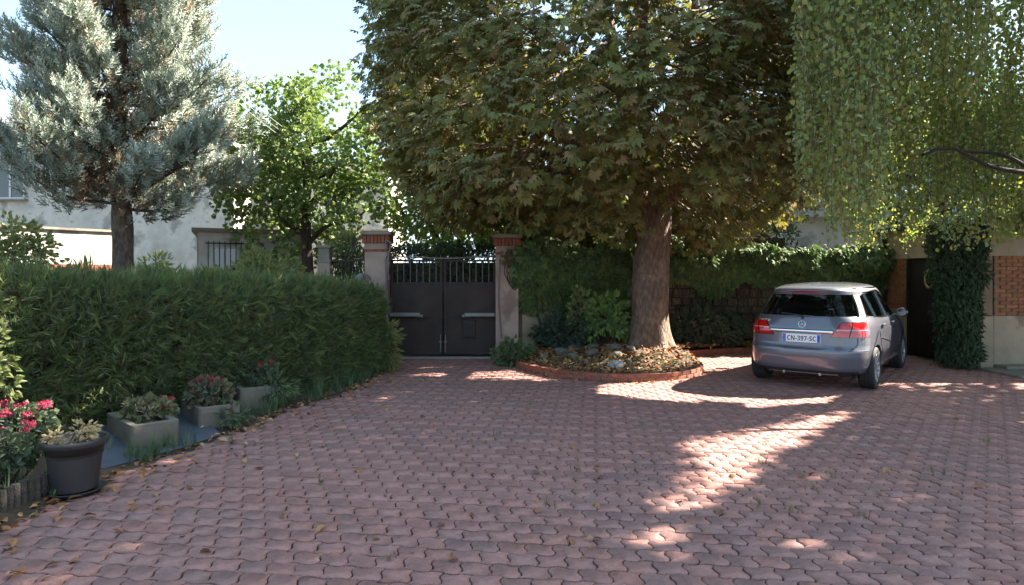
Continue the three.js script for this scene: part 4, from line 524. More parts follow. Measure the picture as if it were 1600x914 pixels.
// rocks
const rockGeo = (k) => { const g = new THREE.IcosahedronGeometry(1, 3), p = g.attributes.position; for (let i = 0; i < p.count; i++) { const x = p.getX(i), y = p.getY(i), z = p.getZ(i), n = 1 + 0.55 * (vnoise(x * 1.3 + k * 7 + 9, y * 1.3 + z * 1.1 + 9, 0, k) - 0.5) + 0.12 * (vnoise(x * 5 + 20, y * 5 + z * 4 + 20, 0, k) - 0.5); p.setXYZ(i, x * n, y * n * 0.7, z * n); } g.computeVertexNormals(); return metricUV(mergeVertices(g)); };
{
  const rk = [1, 2, 3].map(rockGeo), grey1 = mat([0.36, 0.33, 0.29], 0.95, { map: stainTex, bumpMap: coarseBump, bumpScale: 0.05 }), white = mat([0.78, 0.75, 0.72], 0.9, { map: stainTex, bumpMap: coarseBump, bumpScale: 0.03 });
  const at = (k, m, x, d, s, lab, grp, sx = 1) => { const o = single('rock', rk[k], m, lab, 'rock', grp); o.position.copy(V(x, bedHeight(x, d) + s * 0.3, d)); o.scale.set(s * sx, s, s); o.rotation.y = x * 3; };
  at(0, white, 1.78, 10.85, 0.13, 'large white rock near the front brick kerb of the bed');
  const spots = [[1.3, 12.9, 0.12, 1.5], [1.6, 12.6, 0.1, 1.2], [1.95, 12.3, 0.12, 1.3], [2.25, 12.2, 0.09, 1], [0.95, 12.2, 0.12, 1.2], [1.15, 11.8, 0.1, 1.2], [1.5, 11.9, 0.12, 1.1], [1.9, 11.6, 0.1, 1], [0.6, 11.9, 0.09, 1.3], [2.05, 11.25, 0.06, 1], [1.3, 11.4, 0.06, 1]];
  spots.forEach(([x, d, s, sx], i) => at(i % 3, grey1, x, d, s, 'grey weathered stone among dead leaves left of the chestnut trunk', 'grey stones in the tree bed', sx));
}
// leaf litter and fallen leaves
const deadGeo = blade(0.085, 0.05, { wide: 0.5, seg: 2, fold: 0.55, bend: 0.5 }), deadTints = [[0.30, 0.12, 0.04], [0.23, 0.095, 0.035], [0.36, 0.17, 0.06], [0.17, 0.08, 0.04], [0.36, 0.22, 0.09]];
{
  rnd = rngOf(111);
  const flat = (p, s) => frame(p, new THREE.Vector3(R(-1, 1), R(-0.15, 0.25), R(-1, 1)), new THREE.Vector3(R(-0.5, 0.5), 1, R(-0.5, 0.5)), s);
  const dm = mat([1, 1, 1], 0.9, { side: THREE.DoubleSide }), scatter = (name, label, list) => { const o = new THREE.Group(); foliage(o, numbered(name), 'leaf', deadGeo, list, dm, { tints: deadTints }); const im = o.children[0]; im.userData = { kind: 'stuff', label, category: 'leaf litter' }; scene.add(im); };
  let l = []; for (let i = 0; i < 6000; i++) { const x = R(0.1, 6), d = R(10.3, 14.4); if (!inside(bedRing, x, d) || rnd() > 0.35 + 0.65 * vnoise(x * 2.5, d * 2.5, 0, 5)) continue; l.push([flat(V(x, bedHeight(x, d) + R(0.01, 0.04), d), R(0.7, 1.4)), Math.floor(rnd() * 5)]); }
  scatter('leaf_litter', 'brown dead leaves covering the earth of the tree bed', l);
  l = []; for (let i = 0; i < 430; i++) { const d = R(3.4, 11.5), k = Math.pow(rnd(), 2.5) * (rnd() < 0.5 ? 0.35 : 1.0), x = border(d) - 0.08 + k; l.push([flat(V(x, 0.018, d), R(0.5, 1.1)), Math.floor(rnd() * 5)]); }
  for (let i = 0; i < 80; i++) { const d = R(3.8, 12.8), x = R(-0.6, 0.7) * d; if (x < border(d) + 0.2 || d > 9.8 && inside(bedRing, x, d)) continue; l.push([flat(V(x, 0.016, d), R(0.35, 0.8)), Math.floor(rnd() * 5)]); }
  for (let i = 0; i < 160; i++) { const p = bedCurve.getPointAt(R(0.02, 0.75)), x = p.x + R(-0.22, 0.22), d = -p.z - R(0.07, 0.2); if (inside(bedRing, x, d)) continue; l.push([flat(V(x, 0.016, d), R(0.5, 1)), Math.floor(rnd() * 5)]); }
  scatter('leaf_litter', 'small dead leaves strewn over the pavers and along the border', l);
  const dms = deadTints.map((c) => { const m = dm.clone(); m.color.setRGB(...c); return m; });
  for (const [px, py] of [[212, 793], [510, 825], [395, 735], [500, 700], [600, 640], [655, 652], [700, 600], [440, 770], [1258, 745], [1150, 745], [1275, 742], [1030, 683], [890, 700], [830, 740], [945, 748], [700, 880], [330, 865], [560, 735], [1390, 735], [1130, 800], [1520, 760], [40, 900], [760, 690], [1340, 715], [980, 620], [1500, 660]]) { const [x, d] = G(px, py), o = single('fallen_leaf', deadGeo, dms[Math.floor(rnd() * 4)], 'single dry brown leaf lying on the rose pavers', 'leaf', 'fallen leaves on the pavers'); o.applyMatrix4(flat(V(x, 0.02, d), R(0.8, 1.2))); }
}
// grass and weeds
const tuftGeo = (() => { const q = rngOf(12), b = []; for (let i = 0; i < 11; i++) b.push(blade(0.12 + q() * 0.16, 0.007 + q() * 0.004, { wide: 0.3, seg: 1, fold: 0.3, bend: 0.6, m: M4(new THREE.Vector3((q() - 0.5) * 0.04, 0, (q() - 0.5) * 0.04), E(0.2 + q() * 0.6, q() * 6.28, 0, 'YXZ')) })); return merge(b); })();
{
  rnd = rngOf(222);
  const put = (name, label, list, tints) => { const o = new THREE.Group(); foliage(o, numbered(name), 'blade', tuftGeo, list, leafMat([1, 1, 1], 0.35), { tints }); const im = o.children[0]; im.userData = { kind: 'stuff', label, category: 'grass' }; scene.add(im); };
  const tuft = (x, d, s, y = 0) => [M4(V(x, y, d), E(R(-0.25, 0.25), R(0, 6.28), R(-0.25, 0.25)), s), Math.floor(rnd() * 3)];
  let l = []; for (let i = 0; i < 420; i++) { const d = R(4.4, 11.3), x = border(d) - Math.abs(R(-0.02, 0.5)); if (d < 5.6 && rnd() < 0.7 || d > 5.2 && d < 8.4 && (rnd() < 0.7 || d > 6.45 && d < 7.2)) continue; l.push(tuft(x, d, R(0.5, 1.15))); }
  for (let i = 0; i < 46; i++) { const d = R(5.75, 6.3), x = border(d) - R(0.0, 0.25); l.push(tuft(x, d, R(0.5, 0.9))); }
  for (let i = 0; i < 14; i++) { const d = R(7.0, 7.9), x = border(d) - R(0.05, 0.4); l.push(tuft(x, d, R(0.8, 1.3))); }
  put('border_grass', 'long grass growing along the foot of the hedge between the planters', l, [[0.09, 0.15, 0.05], [0.12, 0.18, 0.06], [0.075, 0.125, 0.045]]);
  l = []; for (const [px, py] of [[1190, 725], [1300, 745], [1265, 765], [1240, 800], [1480, 742], [1540, 690], [1460, 740], [1350, 810], [900, 735], [990, 740], [860, 790], [1570, 720], [620, 680], [500, 755], [340, 710], [360, 690], [560, 650], [775, 680], [1180, 790], [1200, 760], [1195, 695]]) { const [x, d] = G(px, py); for (let k = 0; k < 4; k++) l.push(tuft(x + R(-0.05, 0.05), d + R(-0.06, 0.06), R(0.15, 0.38))); }
  put('paver_weeds', 'tiny weeds sprouting from the joints between the pavers', l, [[0.12, 0.16, 0.04], [0.10, 0.14, 0.035], [0.16, 0.17, 0.05]]);
  l = []; for (let i = 0; i < 90; i++) { const x = R(0.5, 3.2), d = R(10.35, 11.6); if (!inside(bedRing, x, d + 0.05) || !inside(bedRing, x, d - 0.12)) continue; l.push(tuft(x, d, R(0.4, 0.9), bedHeight(x, d))); }
  put('bed_grass', 'dry grass tufts inside the front of the tree bed', l, [[0.16, 0.17, 0.06], [0.22, 0.19, 0.08], [0.12, 0.14, 0.05]]);
}
// border earth under the hedge and the planters
{ const P = [], q = (x, y, d) => P.push(x, y, -d); for (let d = 2; d < 12.9; d += 0.2) { const a = border(d) + 0.06, b = border(d + 0.2) + 0.06; q(a, -0.008, d); q(b, -0.008, d + 0.2); q(b - 0.3, 0.03, d + 0.2); q(a, -0.008, d); q(b - 0.3, 0.03, d + 0.2); q(a - 0.3, 0.03, d); q(a - 0.3, 0.03, d); q(b - 0.3, 0.03, d + 0.2); q(b - 5, 0.05, d + 0.2); q(a - 0.3, 0.03, d); q(b - 5, 0.05, d + 0.2); q(a - 5, 0.05, d); }
  struct('hedge_border', metricUV(fromTris(P)), mat([0.12, 0.085, 0.055], 1, { map: soilTex, bumpMap: coarseBump, bumpScale: 0.02, side: THREE.DoubleSide }), 'strip of bare earth under the hedge', 'flower bed'); }
// ---------------------------------------------------------------- planters and flowers
const concrete = mat([0.26, 0.22, 0.18], 0.95, { map: stainTex, bumpMap: coarseBump, bumpScale: 0.012 });
{
  const t = thing('plastic_pot', 'large round dark grey plastic pot on a saucer', 'pot', V(-3.40, 0.0, 4.97)), pm = mat([0.075, 0.066, 0.07], 0.5, { map: rustTex });
  const prof = [[0.0, 0.03], [0.15, 0.03], [0.162, 0.05], [0.196, 0.37], [0.2, 0.375], [0.202, 0.395], [0.222, 0.40], [0.236, 0.412], [0.243, 0.44], [0.238, 0.458], [0.228, 0.46], [0.214, 0.45], [0.195, 0.33], [0, 0.33]].map((p) => new THREE.Vector2(p[0] * 0.96, p[1] * 0.94));
  part('pot_body', new THREE.LatheGeometry(prof, 56), pm, t);
  part('saucer', new THREE.LatheGeometry([[0, 0.004], [0.17, 0.004], [0.2, 0.035], [0.208, 0.04], [0.2, 0.044], [0.18, 0.02], [0, 0.02]].map((p) => new THREE.Vector2(...p)), 56), pm, t);
  part('soil', new THREE.CylinderGeometry(0.19, 0.19, 0.02, 30).translate(0, 0.315, 0), mat([0.06, 0.045, 0.035], 1, { map: soilTex }), t);
}
const dryTints = [[0.58, 0.43, 0.21], [0.66, 0.50, 0.27], [0.46, 0.34, 0.17]];
rnd = rngOf(31);
shrub('dried_plant', 'taller dried tan plant on the right side of the dark plastic pot', -3.32, 4.95, V(-3.31, 0.47, 4.93), new THREE.Vector3(0.075, 0.11, 0.06), 16, 12, 0.30, ovate3, dryTints, { s: 0.045, base: 0.31, stem: 0.004, cat: 'plant', group: 'dried plants in the plastic pot' });
shrub('dried_plant', 'smaller dried tan plant on the left side of the dark plastic pot', -3.51, 4.93, V(-3.51, 0.43, 4.91), new THREE.Vector3(0.05, 0.075, 0.05), 10, 11, 0.28, ovate3, dryTints, { s: 0.04, base: 0.31, stem: 0.004, cat: 'plant', group: 'dried plants in the plastic pot' });

function trough(label, x, d, w, l, h, turn) { // hollow concrete planter box, corner rounding, earth inside
  const t = thing('concrete_planter', label, 'planter', V(x, 0.02, d), turn, 'concrete planters along the hedge'), k = 0.05;
  const o = new THREE.Shape(), r = 0.03; const rr = (s, a, b, q) => { s.moveTo(-a + q, -b); s.lineTo(a - q, -b); s.quadraticCurveTo(a, -b, a, -b + q); s.lineTo(a, b - q); s.quadraticCurveTo(a, b, a - q, b); s.lineTo(-a + q, b); s.quadraticCurveTo(-a, b, -a, b - q); s.lineTo(-a, -b + q); s.quadraticCurveTo(-a, -b, -a + q, -b); };
  rr(o, w / 2, l / 2, r); const i = new THREE.Path(); rr(i, w / 2 - k, l / 2 - k, 0.02); o.holes.push(i);
  part('box', metricUV(new THREE.ExtrudeGeometry(o, { depth: h, bevelEnabled: true, bevelSize: 0.008, bevelThickness: 0.008, bevelSegments: 2, curveSegments: 4 }).rotateX(-Math.PI / 2)), concrete, t);
  part('soil', box(w - 2 * k, 0.02, l - 2 * k, 0, h - 0.05, 0), mat([0.07, 0.05, 0.035], 1, { map: soilTex }), t); return t;
}
// long axis of each box runs from the court edge back towards the hedge
trough('concrete planter with withered flowers just right of the dark plastic pot', -3.72, 6.42, 0.42, 0.70, 0.25, 0.85).rotation.set(0.05, 0.85, -0.06);
trough('middle concrete planter with a bare end, right of the blue grey sheet', -3.48, 7.32, 0.42, 0.82, 0.25, 0.72).rotation.set(0.06, 0.72, -0.05);
trough('farthest concrete planter overgrown with grass, near the hedge end', -3.38, 8.2, 0.42, 0.66, 0.28, 0.70).rotation.set(0.04, 0.7, -0.05);
trough('half hidden concrete planter left of the dark pot under pink geraniums', -4.02, 5.45, 0.34, 0.5, 0.22, 0.55);

const roundLeaf = merge([blade(0.05, 0.062, { wide: 0.5, seg: 1, fold: 0.15, bend: 0.15 })]), round3 = spray3(roundLeaf);
const petal = blade(0.016, 0.014, { wide: 0.6, seg: 1, fold: 0.2, bend: 0.2 });
const headGeo = (() => { const q = rngOf(9), l = []; for (let i = 0; i < 34; i++) { const z = q() * 1.3 - 0.3, a = q() * 6.28, r = Math.sqrt(Math.max(0, 1 - z * z)), n = new THREE.Vector3(r * Math.cos(a), z, r * Math.sin(a)); l.push(petal.clone().applyMatrix4(frame(n.clone().multiplyScalar(0.028), new THREE.Vector3(q() - 0.5, q() - 0.3, q() - 0.5), n, 1.1))); } return merge(l); })();
function geranium(label, c, r, clumps, flowers, col, o = {}) {
  const t = thing('geranium', label, 'flowers', V(0, 0, 0), 0, o.group), root = V(c.x, o.base ?? 0.18, -c.z); root.r = 0.006;
  bushy(t, c, r, clumps, 12, 0.95, round3, o.tints ?? [[0.065, 0.105, 0.03], [0.05, 0.085, 0.026], [0.09, 0.11, 0.04]], { s: 0.075, root, name: 'foliage' });
  const fm = leafMat(col, 0.3), fm2 = leafMat([col[0] * 0.7, col[1] * 0.7 + 0.01, col[2] * 0.8], 0.3), sm = mat([0.12, 0.16, 0.06], 0.9);
  for (let i = 0; i < flowers; i++) { const a = R(0, 6.28), k = R(0.2, 1), p = new THREE.Vector3(c.x + Math.cos(a) * k * r.x * 1.05, c.y + r.y * R(0.65, 1.35), c.z + Math.sin(a) * k * r.z * 1.05), h = part('flower_head', headGeo, i % 3 ? fm : fm2, t); h.position.copy(p); h.rotation.y = a; h.scale.setScalar(R(0.95, 1.4)); part('flower_stalk', tube([p, p.clone().lerp(c, 0.4).add(new THREE.Vector3(0, -0.02, 0)), c.clone().add(new THREE.Vector3(0, -r.y * 0.3, 0))], 0.0025, 6, 4), sm, t); }
}
const redF = [0.62, 0.02, 0.05], pinkF = [0.46, 0.015, 0.07];
geranium('bushy bright pink geranium at the left edge behind the dark pot', V(-4.16, 0.44, 5.35), new THREE.Vector3(0.28, 0.13, 0.2), 34, 13, pinkF, { base: 0.2 });
geranium('pink geranium low at the far left edge of the picture', V(-3.86, 0.36, 4.9), new THREE.Vector3(0.18, 0.14, 0.14), 26, 4, pinkF, { base: 0.05 });
geranium('red geranium in the planter just right of the dark pot', V(-3.66, 0.33, 6.5), new THREE.Vector3(0.2, 0.06, 0.24), 40, 9, redF, { tints: [[0.20, 0.19, 0.07], [0.15, 0.17, 0.06], [0.24, 0.21, 0.09]] });
geranium('reddish geranium going over in the middle concrete planter', V(-3.42, 0.37, 7.2), new THREE.Vector3(0.18, 0.12, 0.18), 36, 10, [0.42, 0.03, 0.05], { tints: [[0.16, 0.10, 0.05], [0.12, 0.14, 0.05]] });
geranium('red geranium in the farthest concrete planter', V(-3.28, 0.42, 8.2), new THREE.Vector3(0.22, 0.12, 0.2), 36, 6, redF, {});
{ // blue-grey sheet on the ground under the planters
  const edge = [[-3.52, 5.5], [-3.2, 6.2], [-3.06, 6.72], [-3.35, 7.05], [-3.95, 7.5], [-4.35, 7.35], [-4.2, 6.4], [-3.95, 5.7]], s = new THREE.Shape(edge.map(([x, d]) => new THREE.Vector2(x, d)));
  const g = new THREE.ExtrudeGeometry(s, { depth: 0.008, bevelEnabled: false }), p = g.attributes.position; for (let i = 0; i < p.count; i++) { const x = p.getX(i), d = p.getY(i), z = p.getZ(i); const back = smooth(0, 0.9, border(d) - x); p.setXYZ(i, x, 0.022 + z + 0.10 * back + 0.012 * Math.sin(d * 9), -d); } g.computeVertexNormals();
  single('plastic_sheet', metricUV(g), mat([0.10, 0.115, 0.15], 0.55, { map: stainTex, side: THREE.DoubleSide }), 'blue grey sheet lying under the planters beside the pavers', 'sheet');
  const tag = single('paper_scrap', [new RoundedBoxGeometry(0.035, 0.006, 0.05, 2, 0.002)], mat([0.7, 0.7, 0.72], 0.8), 'small white scrap lying on the blue grey sheet', 'scrap'); tag.position.copy(V(-3.35, 0.07, 6.9)); tag.rotation.set(0.5, 0.4, 0.2);
}
{ // short timber palisade edging at the left corner
  rnd = rngOf(14);
  const t = thing('log_edging', 'short grey timber log edging at the lower left corner', 'edging', V(0, 0, 0)), ms = [[0.17, 0.145, 0.125], [0.14, 0.12, 0.105], [0.20, 0.17, 0.145]].map((c) => mat(c, 0.95, { map: barkTex, bumpMap: barkBump, bumpScale: 0.008 }));
  for (let i = 0; i < 18; i++) { const u = i / 17, h = R(0.17, 0.2), g = new THREE.CylinderGeometry(0.027, 0.029, h, 10).translate(0, h / 2, 0), m = part('log', g, ms[i % 3], t); m.position.copy(V(lerp(-3.62, -3.55, u) - 0.02 * Math.sin(u * 3), 0, lerp(4.0, 4.98, u))); m.rotation.z = R(-0.04, 0.04); }
}
rnd = rngOf(64);
shrub('trailing_plant', 'green plant spilling over the court side of the middle concrete planter', -3.2, 7.05, V(-3.12, 0.12, 7.1), new THREE.Vector3(0.12, 0.08, 0.2), 14, 10, 0.75, lance3, [[0.10, 0.15, 0.045], [0.08, 0.125, 0.04]], { s: 0.09, base: 0.2, stem: 0.005, cat: 'plant' });
shrub('trailing_plant', 'feathery green plant spilling from the farthest concrete planter', -3.1, 8.1, V(-3.0, 0.24, 8.15), new THREE.Vector3(0.16, 0.16, 0.16), 16, 10, 0.8, lance3, [[0.10, 0.15, 0.045], [0.13, 0.17, 0.05]], { s: 0.1, base: 0.2, stem: 0.005, cat: 'plant' });
// ---------------------------------------------------------------- the car (rear at z = 0, nose towards -z)
{
  const zc = -2.0;
  const Lr = table([[0.2, 1.80], [0.26, 1.92], [0.34, 1.975], [0.5, 1.995], [0.6, 1.99], [0.635, 1.965], [0.66, 1.945], [0.85, 1.935], [0.92, 1.925], [0.98, 1.90], [1.06, 1.865], [1.1, 1.835], [1.4, 1.62], [1.43, 1.66], [1.455, 1.665], [1.48, 1.62], [1.51, 1.50], [1.535, 1.25], [1.55, 0.9], [1.557, 0.45]]);
  const Lf = table([[0.2, 2.1], [0.3, 2.3], [0.5, 2.36], [0.7, 2.32], [0.82, 2.15], [0.9, 1.9], [0.98, 1.5], [1.03, 1.2], [1.1, 1.05], [1.3, 0.75], [1.45, 0.45], [1.51, 0.25], [1.54, 0.1], [1.557, 0.05]]);
  const Wd = table([[0.2, 0.74], [0.26, 0.83], [0.34, 0.868], [0.5, 0.888], [0.7, 0.893], [0.86, 0.888], [0.94, 0.876], [1.0, 0.856], [1.04, 0.838], [1.2, 0.775], [1.4, 0.69], [1.46, 0.655], [1.5, 0.60], [1.53, 0.51], [1.55, 0.36], [1.557, 0.15]]);
  const Nx = table([[0.2, 5.0], [0.6, 5.2], [0.95, 4.8], [1.1, 4.3], [1.45, 3.7], [1.55, 3]]);
  const ease = (f) => (y) => (f(y - 0.012) + 2 * f(y) + f(y + 0.012)) / 4;
  const lr = ease(Lr), lf = ease(Lf), wd = ease(Wd);
  const surf = (t, y, off = 0) => { const n = Nx(y), c = Math.cos(t), s = Math.sin(t), w = wd(y) + off, l = (s > 0 ? lr(y) : lf(y)) + off; return new THREE.Vector3(w * Math.sign(c) * Math.pow(Math.abs(c), 2 / n), y, zc + l * Math.sign(s) * Math.pow(Math.abs(s), 2 / n)); };
  const tX = (x, y) => Math.acos(clamp(Math.sign(x) * Math.pow(Math.min(1, Math.abs(x) / wd(y)), Nx(y) / 2), -1, 1));          // rear half
  const tZ = (z, y, side = 1) => { const q = z - zc, l = q > 0 ? lr(y) : lf(y), a = Math.asin(clamp(Math.sign(q) * Math.pow(Math.min(1, Math.abs(q) / l), Nx(y) / 2), -1, 1)); return side > 0 ? a : Math.PI - a; };
  function hull(y0, y1, off, rows, cols) {
    const ys = []; for (let i = 0; i <= rows; i++) ys.push(lerp(y0, y1, i / rows)); if (y1 > 1.5) ys.push(1.545, 1.553, 1.557); ys.sort((a, b) => a - b);
    const P = [], I = [], ang = []; for (let j = 0; j < cols; j++) { const u = j / cols * 2 * Math.PI; ang.push(u - 0.12 * Math.sin(4 * u)); }
    for (const y of ys) for (const a of ang) { const p = surf(a, y, off); P.push(p.x, p.y, p.z); }
    const n = ys.length; for (let i = 0; i + 1 < n; i++) for (let j = 0; j < cols; j++) { const a = i * cols + j, b = i * cols + (j + 1) % cols; I.push(a, a + cols, b, b, a + cols, b + cols); }
    const cap = (row, y, up) => { const k = P.length / 3; P.push(0, y, zc + 0.3); for (let j = 0; j < cols; j++) { const a = row * cols + j, b = row * cols + (j + 1) % cols; up ? I.push(a, k, b) : I.push(a, b, k); } };
    cap(0, ys[0], false); cap(n - 1, ys[n - 1] + (y1 > 1.5 ? 0.001 : 0), true);
    const g = new THREE.BufferGeometry(); g.setAttribute('position', new THREE.Float32BufferAttribute(P, 3)); g.setIndex(I); g.setAttribute('uv', new THREE.BufferAttribute(new Float32Array(P.length / 3 * 2), 2)); g.computeVertexNormals(); return g;
  }
  const car = thing('parked_car', 'silver grey family hatchback parked facing the garage', 'car', V(4.24, 0, 9.40), -38.5 * Math.PI / 180);
  const paint = phys([0.115, 0.112, 0.135], 0.34, { metalness: 0.25, clearcoat: 1, clearcoatRoughness: 0.06 });
  const black = mat([0.018, 0.018, 0.019], 0.6), gloss = phys([0.012, 0.012, 0.013], 0.15, { clearcoat: 1 }), chrome = mat([0.82, 0.82, 0.83], 0.12, { metalness: 1 }), rubber = mat([0.022, 0.022, 0.022], 0.85), alloy = mat([0.32, 0.32, 0.33], 0.42, { metalness: 0.8 });
  const glass = phys([0.30, 0.34, 0.36], 0.02, { transmission: 1, thickness: 0, ior: 1.5 });
  const red = phys([0.50, 0.006, 0.008], 0.12, { clearcoat: 1, clearcoatRoughness: 0.03 }), lens = phys([0.55, 0.36, 0.34], 0.15, { clearcoat: 1 });
  // windows, wheel arches and cabin are cut out of the hull
  const ev = new Evaluator(); ev.attributes = ['position', 'normal', 'uv']; ev.useGroups = true;
  let body = new Brush(hull(0.255, 1.54, 0, 60, 128), paint); body.updateMatrixWorld();
  const cut = (g, m) => { const b = new Brush(g, m); b.updateMatrixWorld(); body = ev.evaluate(body, b, SUBTRACTION); };
  cut(hull(0.62, 1.49, -0.045, 16, 64), black);
  const polyZ = (pts, z0, z1) => new THREE.ExtrudeGeometry(new THREE.Shape(pts.map((p) => new THREE.Vector2(...p))), { depth: z1 - z0, bevelEnabled: false }).translate(0, 0, z0);
  const polyX = (pts, x0, x1) => new THREE.ExtrudeGeometry(new THREE.Shape(pts.map((p) => new THREE.Vector2(-p[0], p[1]))), { depth: x1 - x0, bevelEnabled: false }).rotateY(Math.PI / 2).translate(x0, 0, 0);
  const rearWin = [[-0.67, 1.085], [0.67, 1.085], [0.695, 1.12], [0.575, 1.385], [0.54, 1.40], [-0.54, 1.40], [-0.575, 1.385], [-0.695, 1.12]];
  cut(polyZ(rearWin, -0.75, 0.3), black);
  cut(polyZ([[-0.66, 1.10], [0.66, 1.10], [0.54, 1.43], [-0.54, 1.43]], -3.6, -2.1), black);
  const side = { quarter: [[-0.62, 1.09], [-0.93, 1.065], [-0.93, 1.40], [-0.80, 1.375]], back: [[-1.0, 1.06], [-1.72, 1.035], [-1.72, 1.435], [-1.0, 1.41]], front: [[-1.80, 1.035], [-2.86, 1.02], [-2.72, 1.14], [-2.15, 1.40], [-2.0, 1.435], [-1.80, 1.435]] };
  for (const k in side) { cut(polyX(side[k], 0.4, 1.2), black); cut(polyX(side[k], -1.2, -0.4), black); }
  for (const z of [-0.80, -3.50]) for (const s of [-1, 1]) cut(new THREE.CylinderGeometry(0.355, 0.355, 0.4, 40).rotateZ(Math.PI / 2).translate(s * 0.82, 0.305, z), black);
  const bm = part('body', body.geometry, body.material, car);
  // sheet that follows the hull: t between two edges, y between two heights
  const patch = (yA, yB, tl, tr, off, nu = 18, nv = 8) => { const P = [], I = []; for (let j = 0; j <= nv; j++) { const y = lerp(yA, yB, j / nv), a = tl(y), b = tr(y); for (let i = 0; i <= nu; i++) { const p = surf(lerp(a, b, i / nu), y, off); P.push(p.x, p.y, p.z); } }
    const flip = tl((yA + yB) / 2) > tr((yA + yB) / 2); for (let j = 0; j < nv; j++) for (let i = 0; i < nu; i++) { const a = j * (nu + 1) + i, b = a + nu + 1; flip ? I.push(a, a + 1, b, b, a + 1, b + 1) : I.push(a, b, a + 1, b, b + 1, a + 1); }
    const g = new THREE.BufferGeometry(); g.setAttribute('position', new THREE.Float32BufferAttribute(P, 3)); g.setIndex(I); g.computeVertexNormals(); return g; };
  const seam = (pts, r = 0.0045, off = 0.0005) => new THREE.TubeGeometry(new THREE.CatmullRomCurve3(pts.map(([t, y]) => surf(t, y, off)), false, 'centripetal'), pts.length * 6, r, 6);
  const rx = (y) => { const q = rearWin, l = 0.70 - (y - 1.085) * 0.42; return l; };
  part('rear_window', patch(1.085, 1.402, (y) => tX(-rx(y), y), (y) => tX(rx(y), y), -0.004, 20, 8), glass, car);
  const zr = { quarter: [1.065, 1.40, (y) => -0.62 - (y - 1.09) * 0.63, () => -0.93], back: [1.035, 1.435, () => -0.99, () => -1.73], front: [1.02, 1.435, () => -1.79, (y) => y < 1.14 ? -2.86 + (y - 1.02) * 1.16 : -2.72 + (y - 1.14) * 2.3] };
  for (const s of [1, -1]) for (const k in zr) { const [a, b, f, g] = zr[k]; part('side_window', patch(a, b, (y) => tZ(f(y), y, s), (y) => tZ(g(y), y, s), -0.006, 10, 6), glass, car); }
  part('windscreen', patch(1.09, 1.43, (y) => -tX(-0.66, y), (y) => -tX(0.66, y), -0.004, 16, 8), glass, car);
  part('window_border', [seam([[tX(-0.69, 1.09), 1.09], [tX(0, 1.085), 1.085], [tX(0.69, 1.09), 1.09]], 0.014), seam([[tX(-0.69, 1.09), 1.09], [tX(-0.632, 1.25), 1.25], [tX(-0.565, 1.395), 1.395]], 0.02), seam([[tX(0.69, 1.09), 1.09], [tX(0.632, 1.25), 1.25], [tX(0.565, 1.395), 1.395]], 0.02)], gloss, car);
  for (const s of [1, -1]) part('window_trim', [seam([[tZ(-0.6, 1.085, s), 1.078], [tZ(-1.2, 1.05, s), 1.05], [tZ(-2, 1.03, s), 1.028], [tZ(-2.86, 1.012, s), 1.012]], 0.009), ], chrome, car);
  for (const s of [1, -1]) part('pillar_trim', [seam([[tZ(-0.965, 1.06, s), 1.06], [tZ(-0.965, 1.41, s), 1.41]], 0.028), seam([[tZ(-1.76, 1.04, s), 1.04], [tZ(-1.76, 1.435, s), 1.435]], 0.03)], gloss, car);
  // tail lamps wrap round the corner
  for (const s of [1, -1]) {
    const lamp = new THREE.Group(); lamp.name = 'tail_light'; car.add(lamp);
    const inn = (y) => s > 0 ? tX(0.39 + (0.80 - y) * -0.62, y) : tX(-(0.39 + (0.80 - y) * -0.62), y), outz = (y) => tZ(-0.46 + (y - 0.9) * -0.5, y, s);
    const split = (y) => lerp(inn(y), outz(y), 0.36), f1 = (k) => (y) => lerp(inn(y), split(y), k), f2 = (k) => (y) => lerp(split(y), outz(y), k);
    part('housing', patch(0.792, 1.012, inn, outz, 0.003, 20, 6), gloss, lamp);
    part('red_lens', [patch(0.80, 0.892, f1(0.03), f1(0.96), 0.012, 10, 4), patch(0.908, 1.0, f1(0.05), f1(0.96), 0.012, 10, 4), patch(0.80, 0.892, f2(0.03), f2(0.95), 0.012, 14, 4), patch(0.908, 1.0, f2(0.03), f2(0.97), 0.012, 14, 4)], red, lamp);
    part('clear_lens', [patch(0.89, 0.91, f1(0.04), f1(0.96), 0.0105, 10, 2), patch(0.89, 0.91, f2(0.03), f2(0.94), 0.0105, 14, 2)], lens, lamp);
  }
  // tailgate lines, chrome bar, plate, emblem
  part('tailgate_seam', [seam([[tX(-0.72, 0.79), 0.79], [tX(-0.71, 0.68), 0.68], [tX(-0.66, 0.632), 0.632], [tX(-0.3, 0.622), 0.622], [tX(0, 0.62), 0.62], [tX(0.3, 0.622), 0.622], [tX(0.66, 0.632), 0.632], [tX(0.71, 0.68), 0.68], [tX(0.72, 0.79), 0.79]], 0.006), seam([[tX(-0.78, 1.02), 1.02], [tX(-0.72, 1.09), 1.09], [tX(-0.6, 1.4), 1.4]], 0.004), seam([[tX(0.78, 1.02), 1.02], [tX(0.72, 1.09), 1.09], [tX(0.6, 1.4), 1.4]], 0.004)], black, car);
  const xs = (x) => (y) => tX(x, y);
  part('plate_recess', patch(0.655, 0.855, (y) => tX(-0.40 + (0.855 - y) * 0.55, y), (y) => tX(0.40 - (0.855 - y) * 0.55, y), 0.002, 16, 4), paint, car);
  { const p = []; for (let i = -10; i <= 10; i++) { const x = i / 10 * 0.42, q = surf(tX(x, 0.868), 0.868, 0.014); p.push(q); } const g = new THREE.TubeGeometry(new THREE.CatmullRomCurve3(p), 40, 0.028, 10); part('chrome_bar', g, chrome, car); }
  const zrear = surf(Math.PI / 2, 0.76).z;
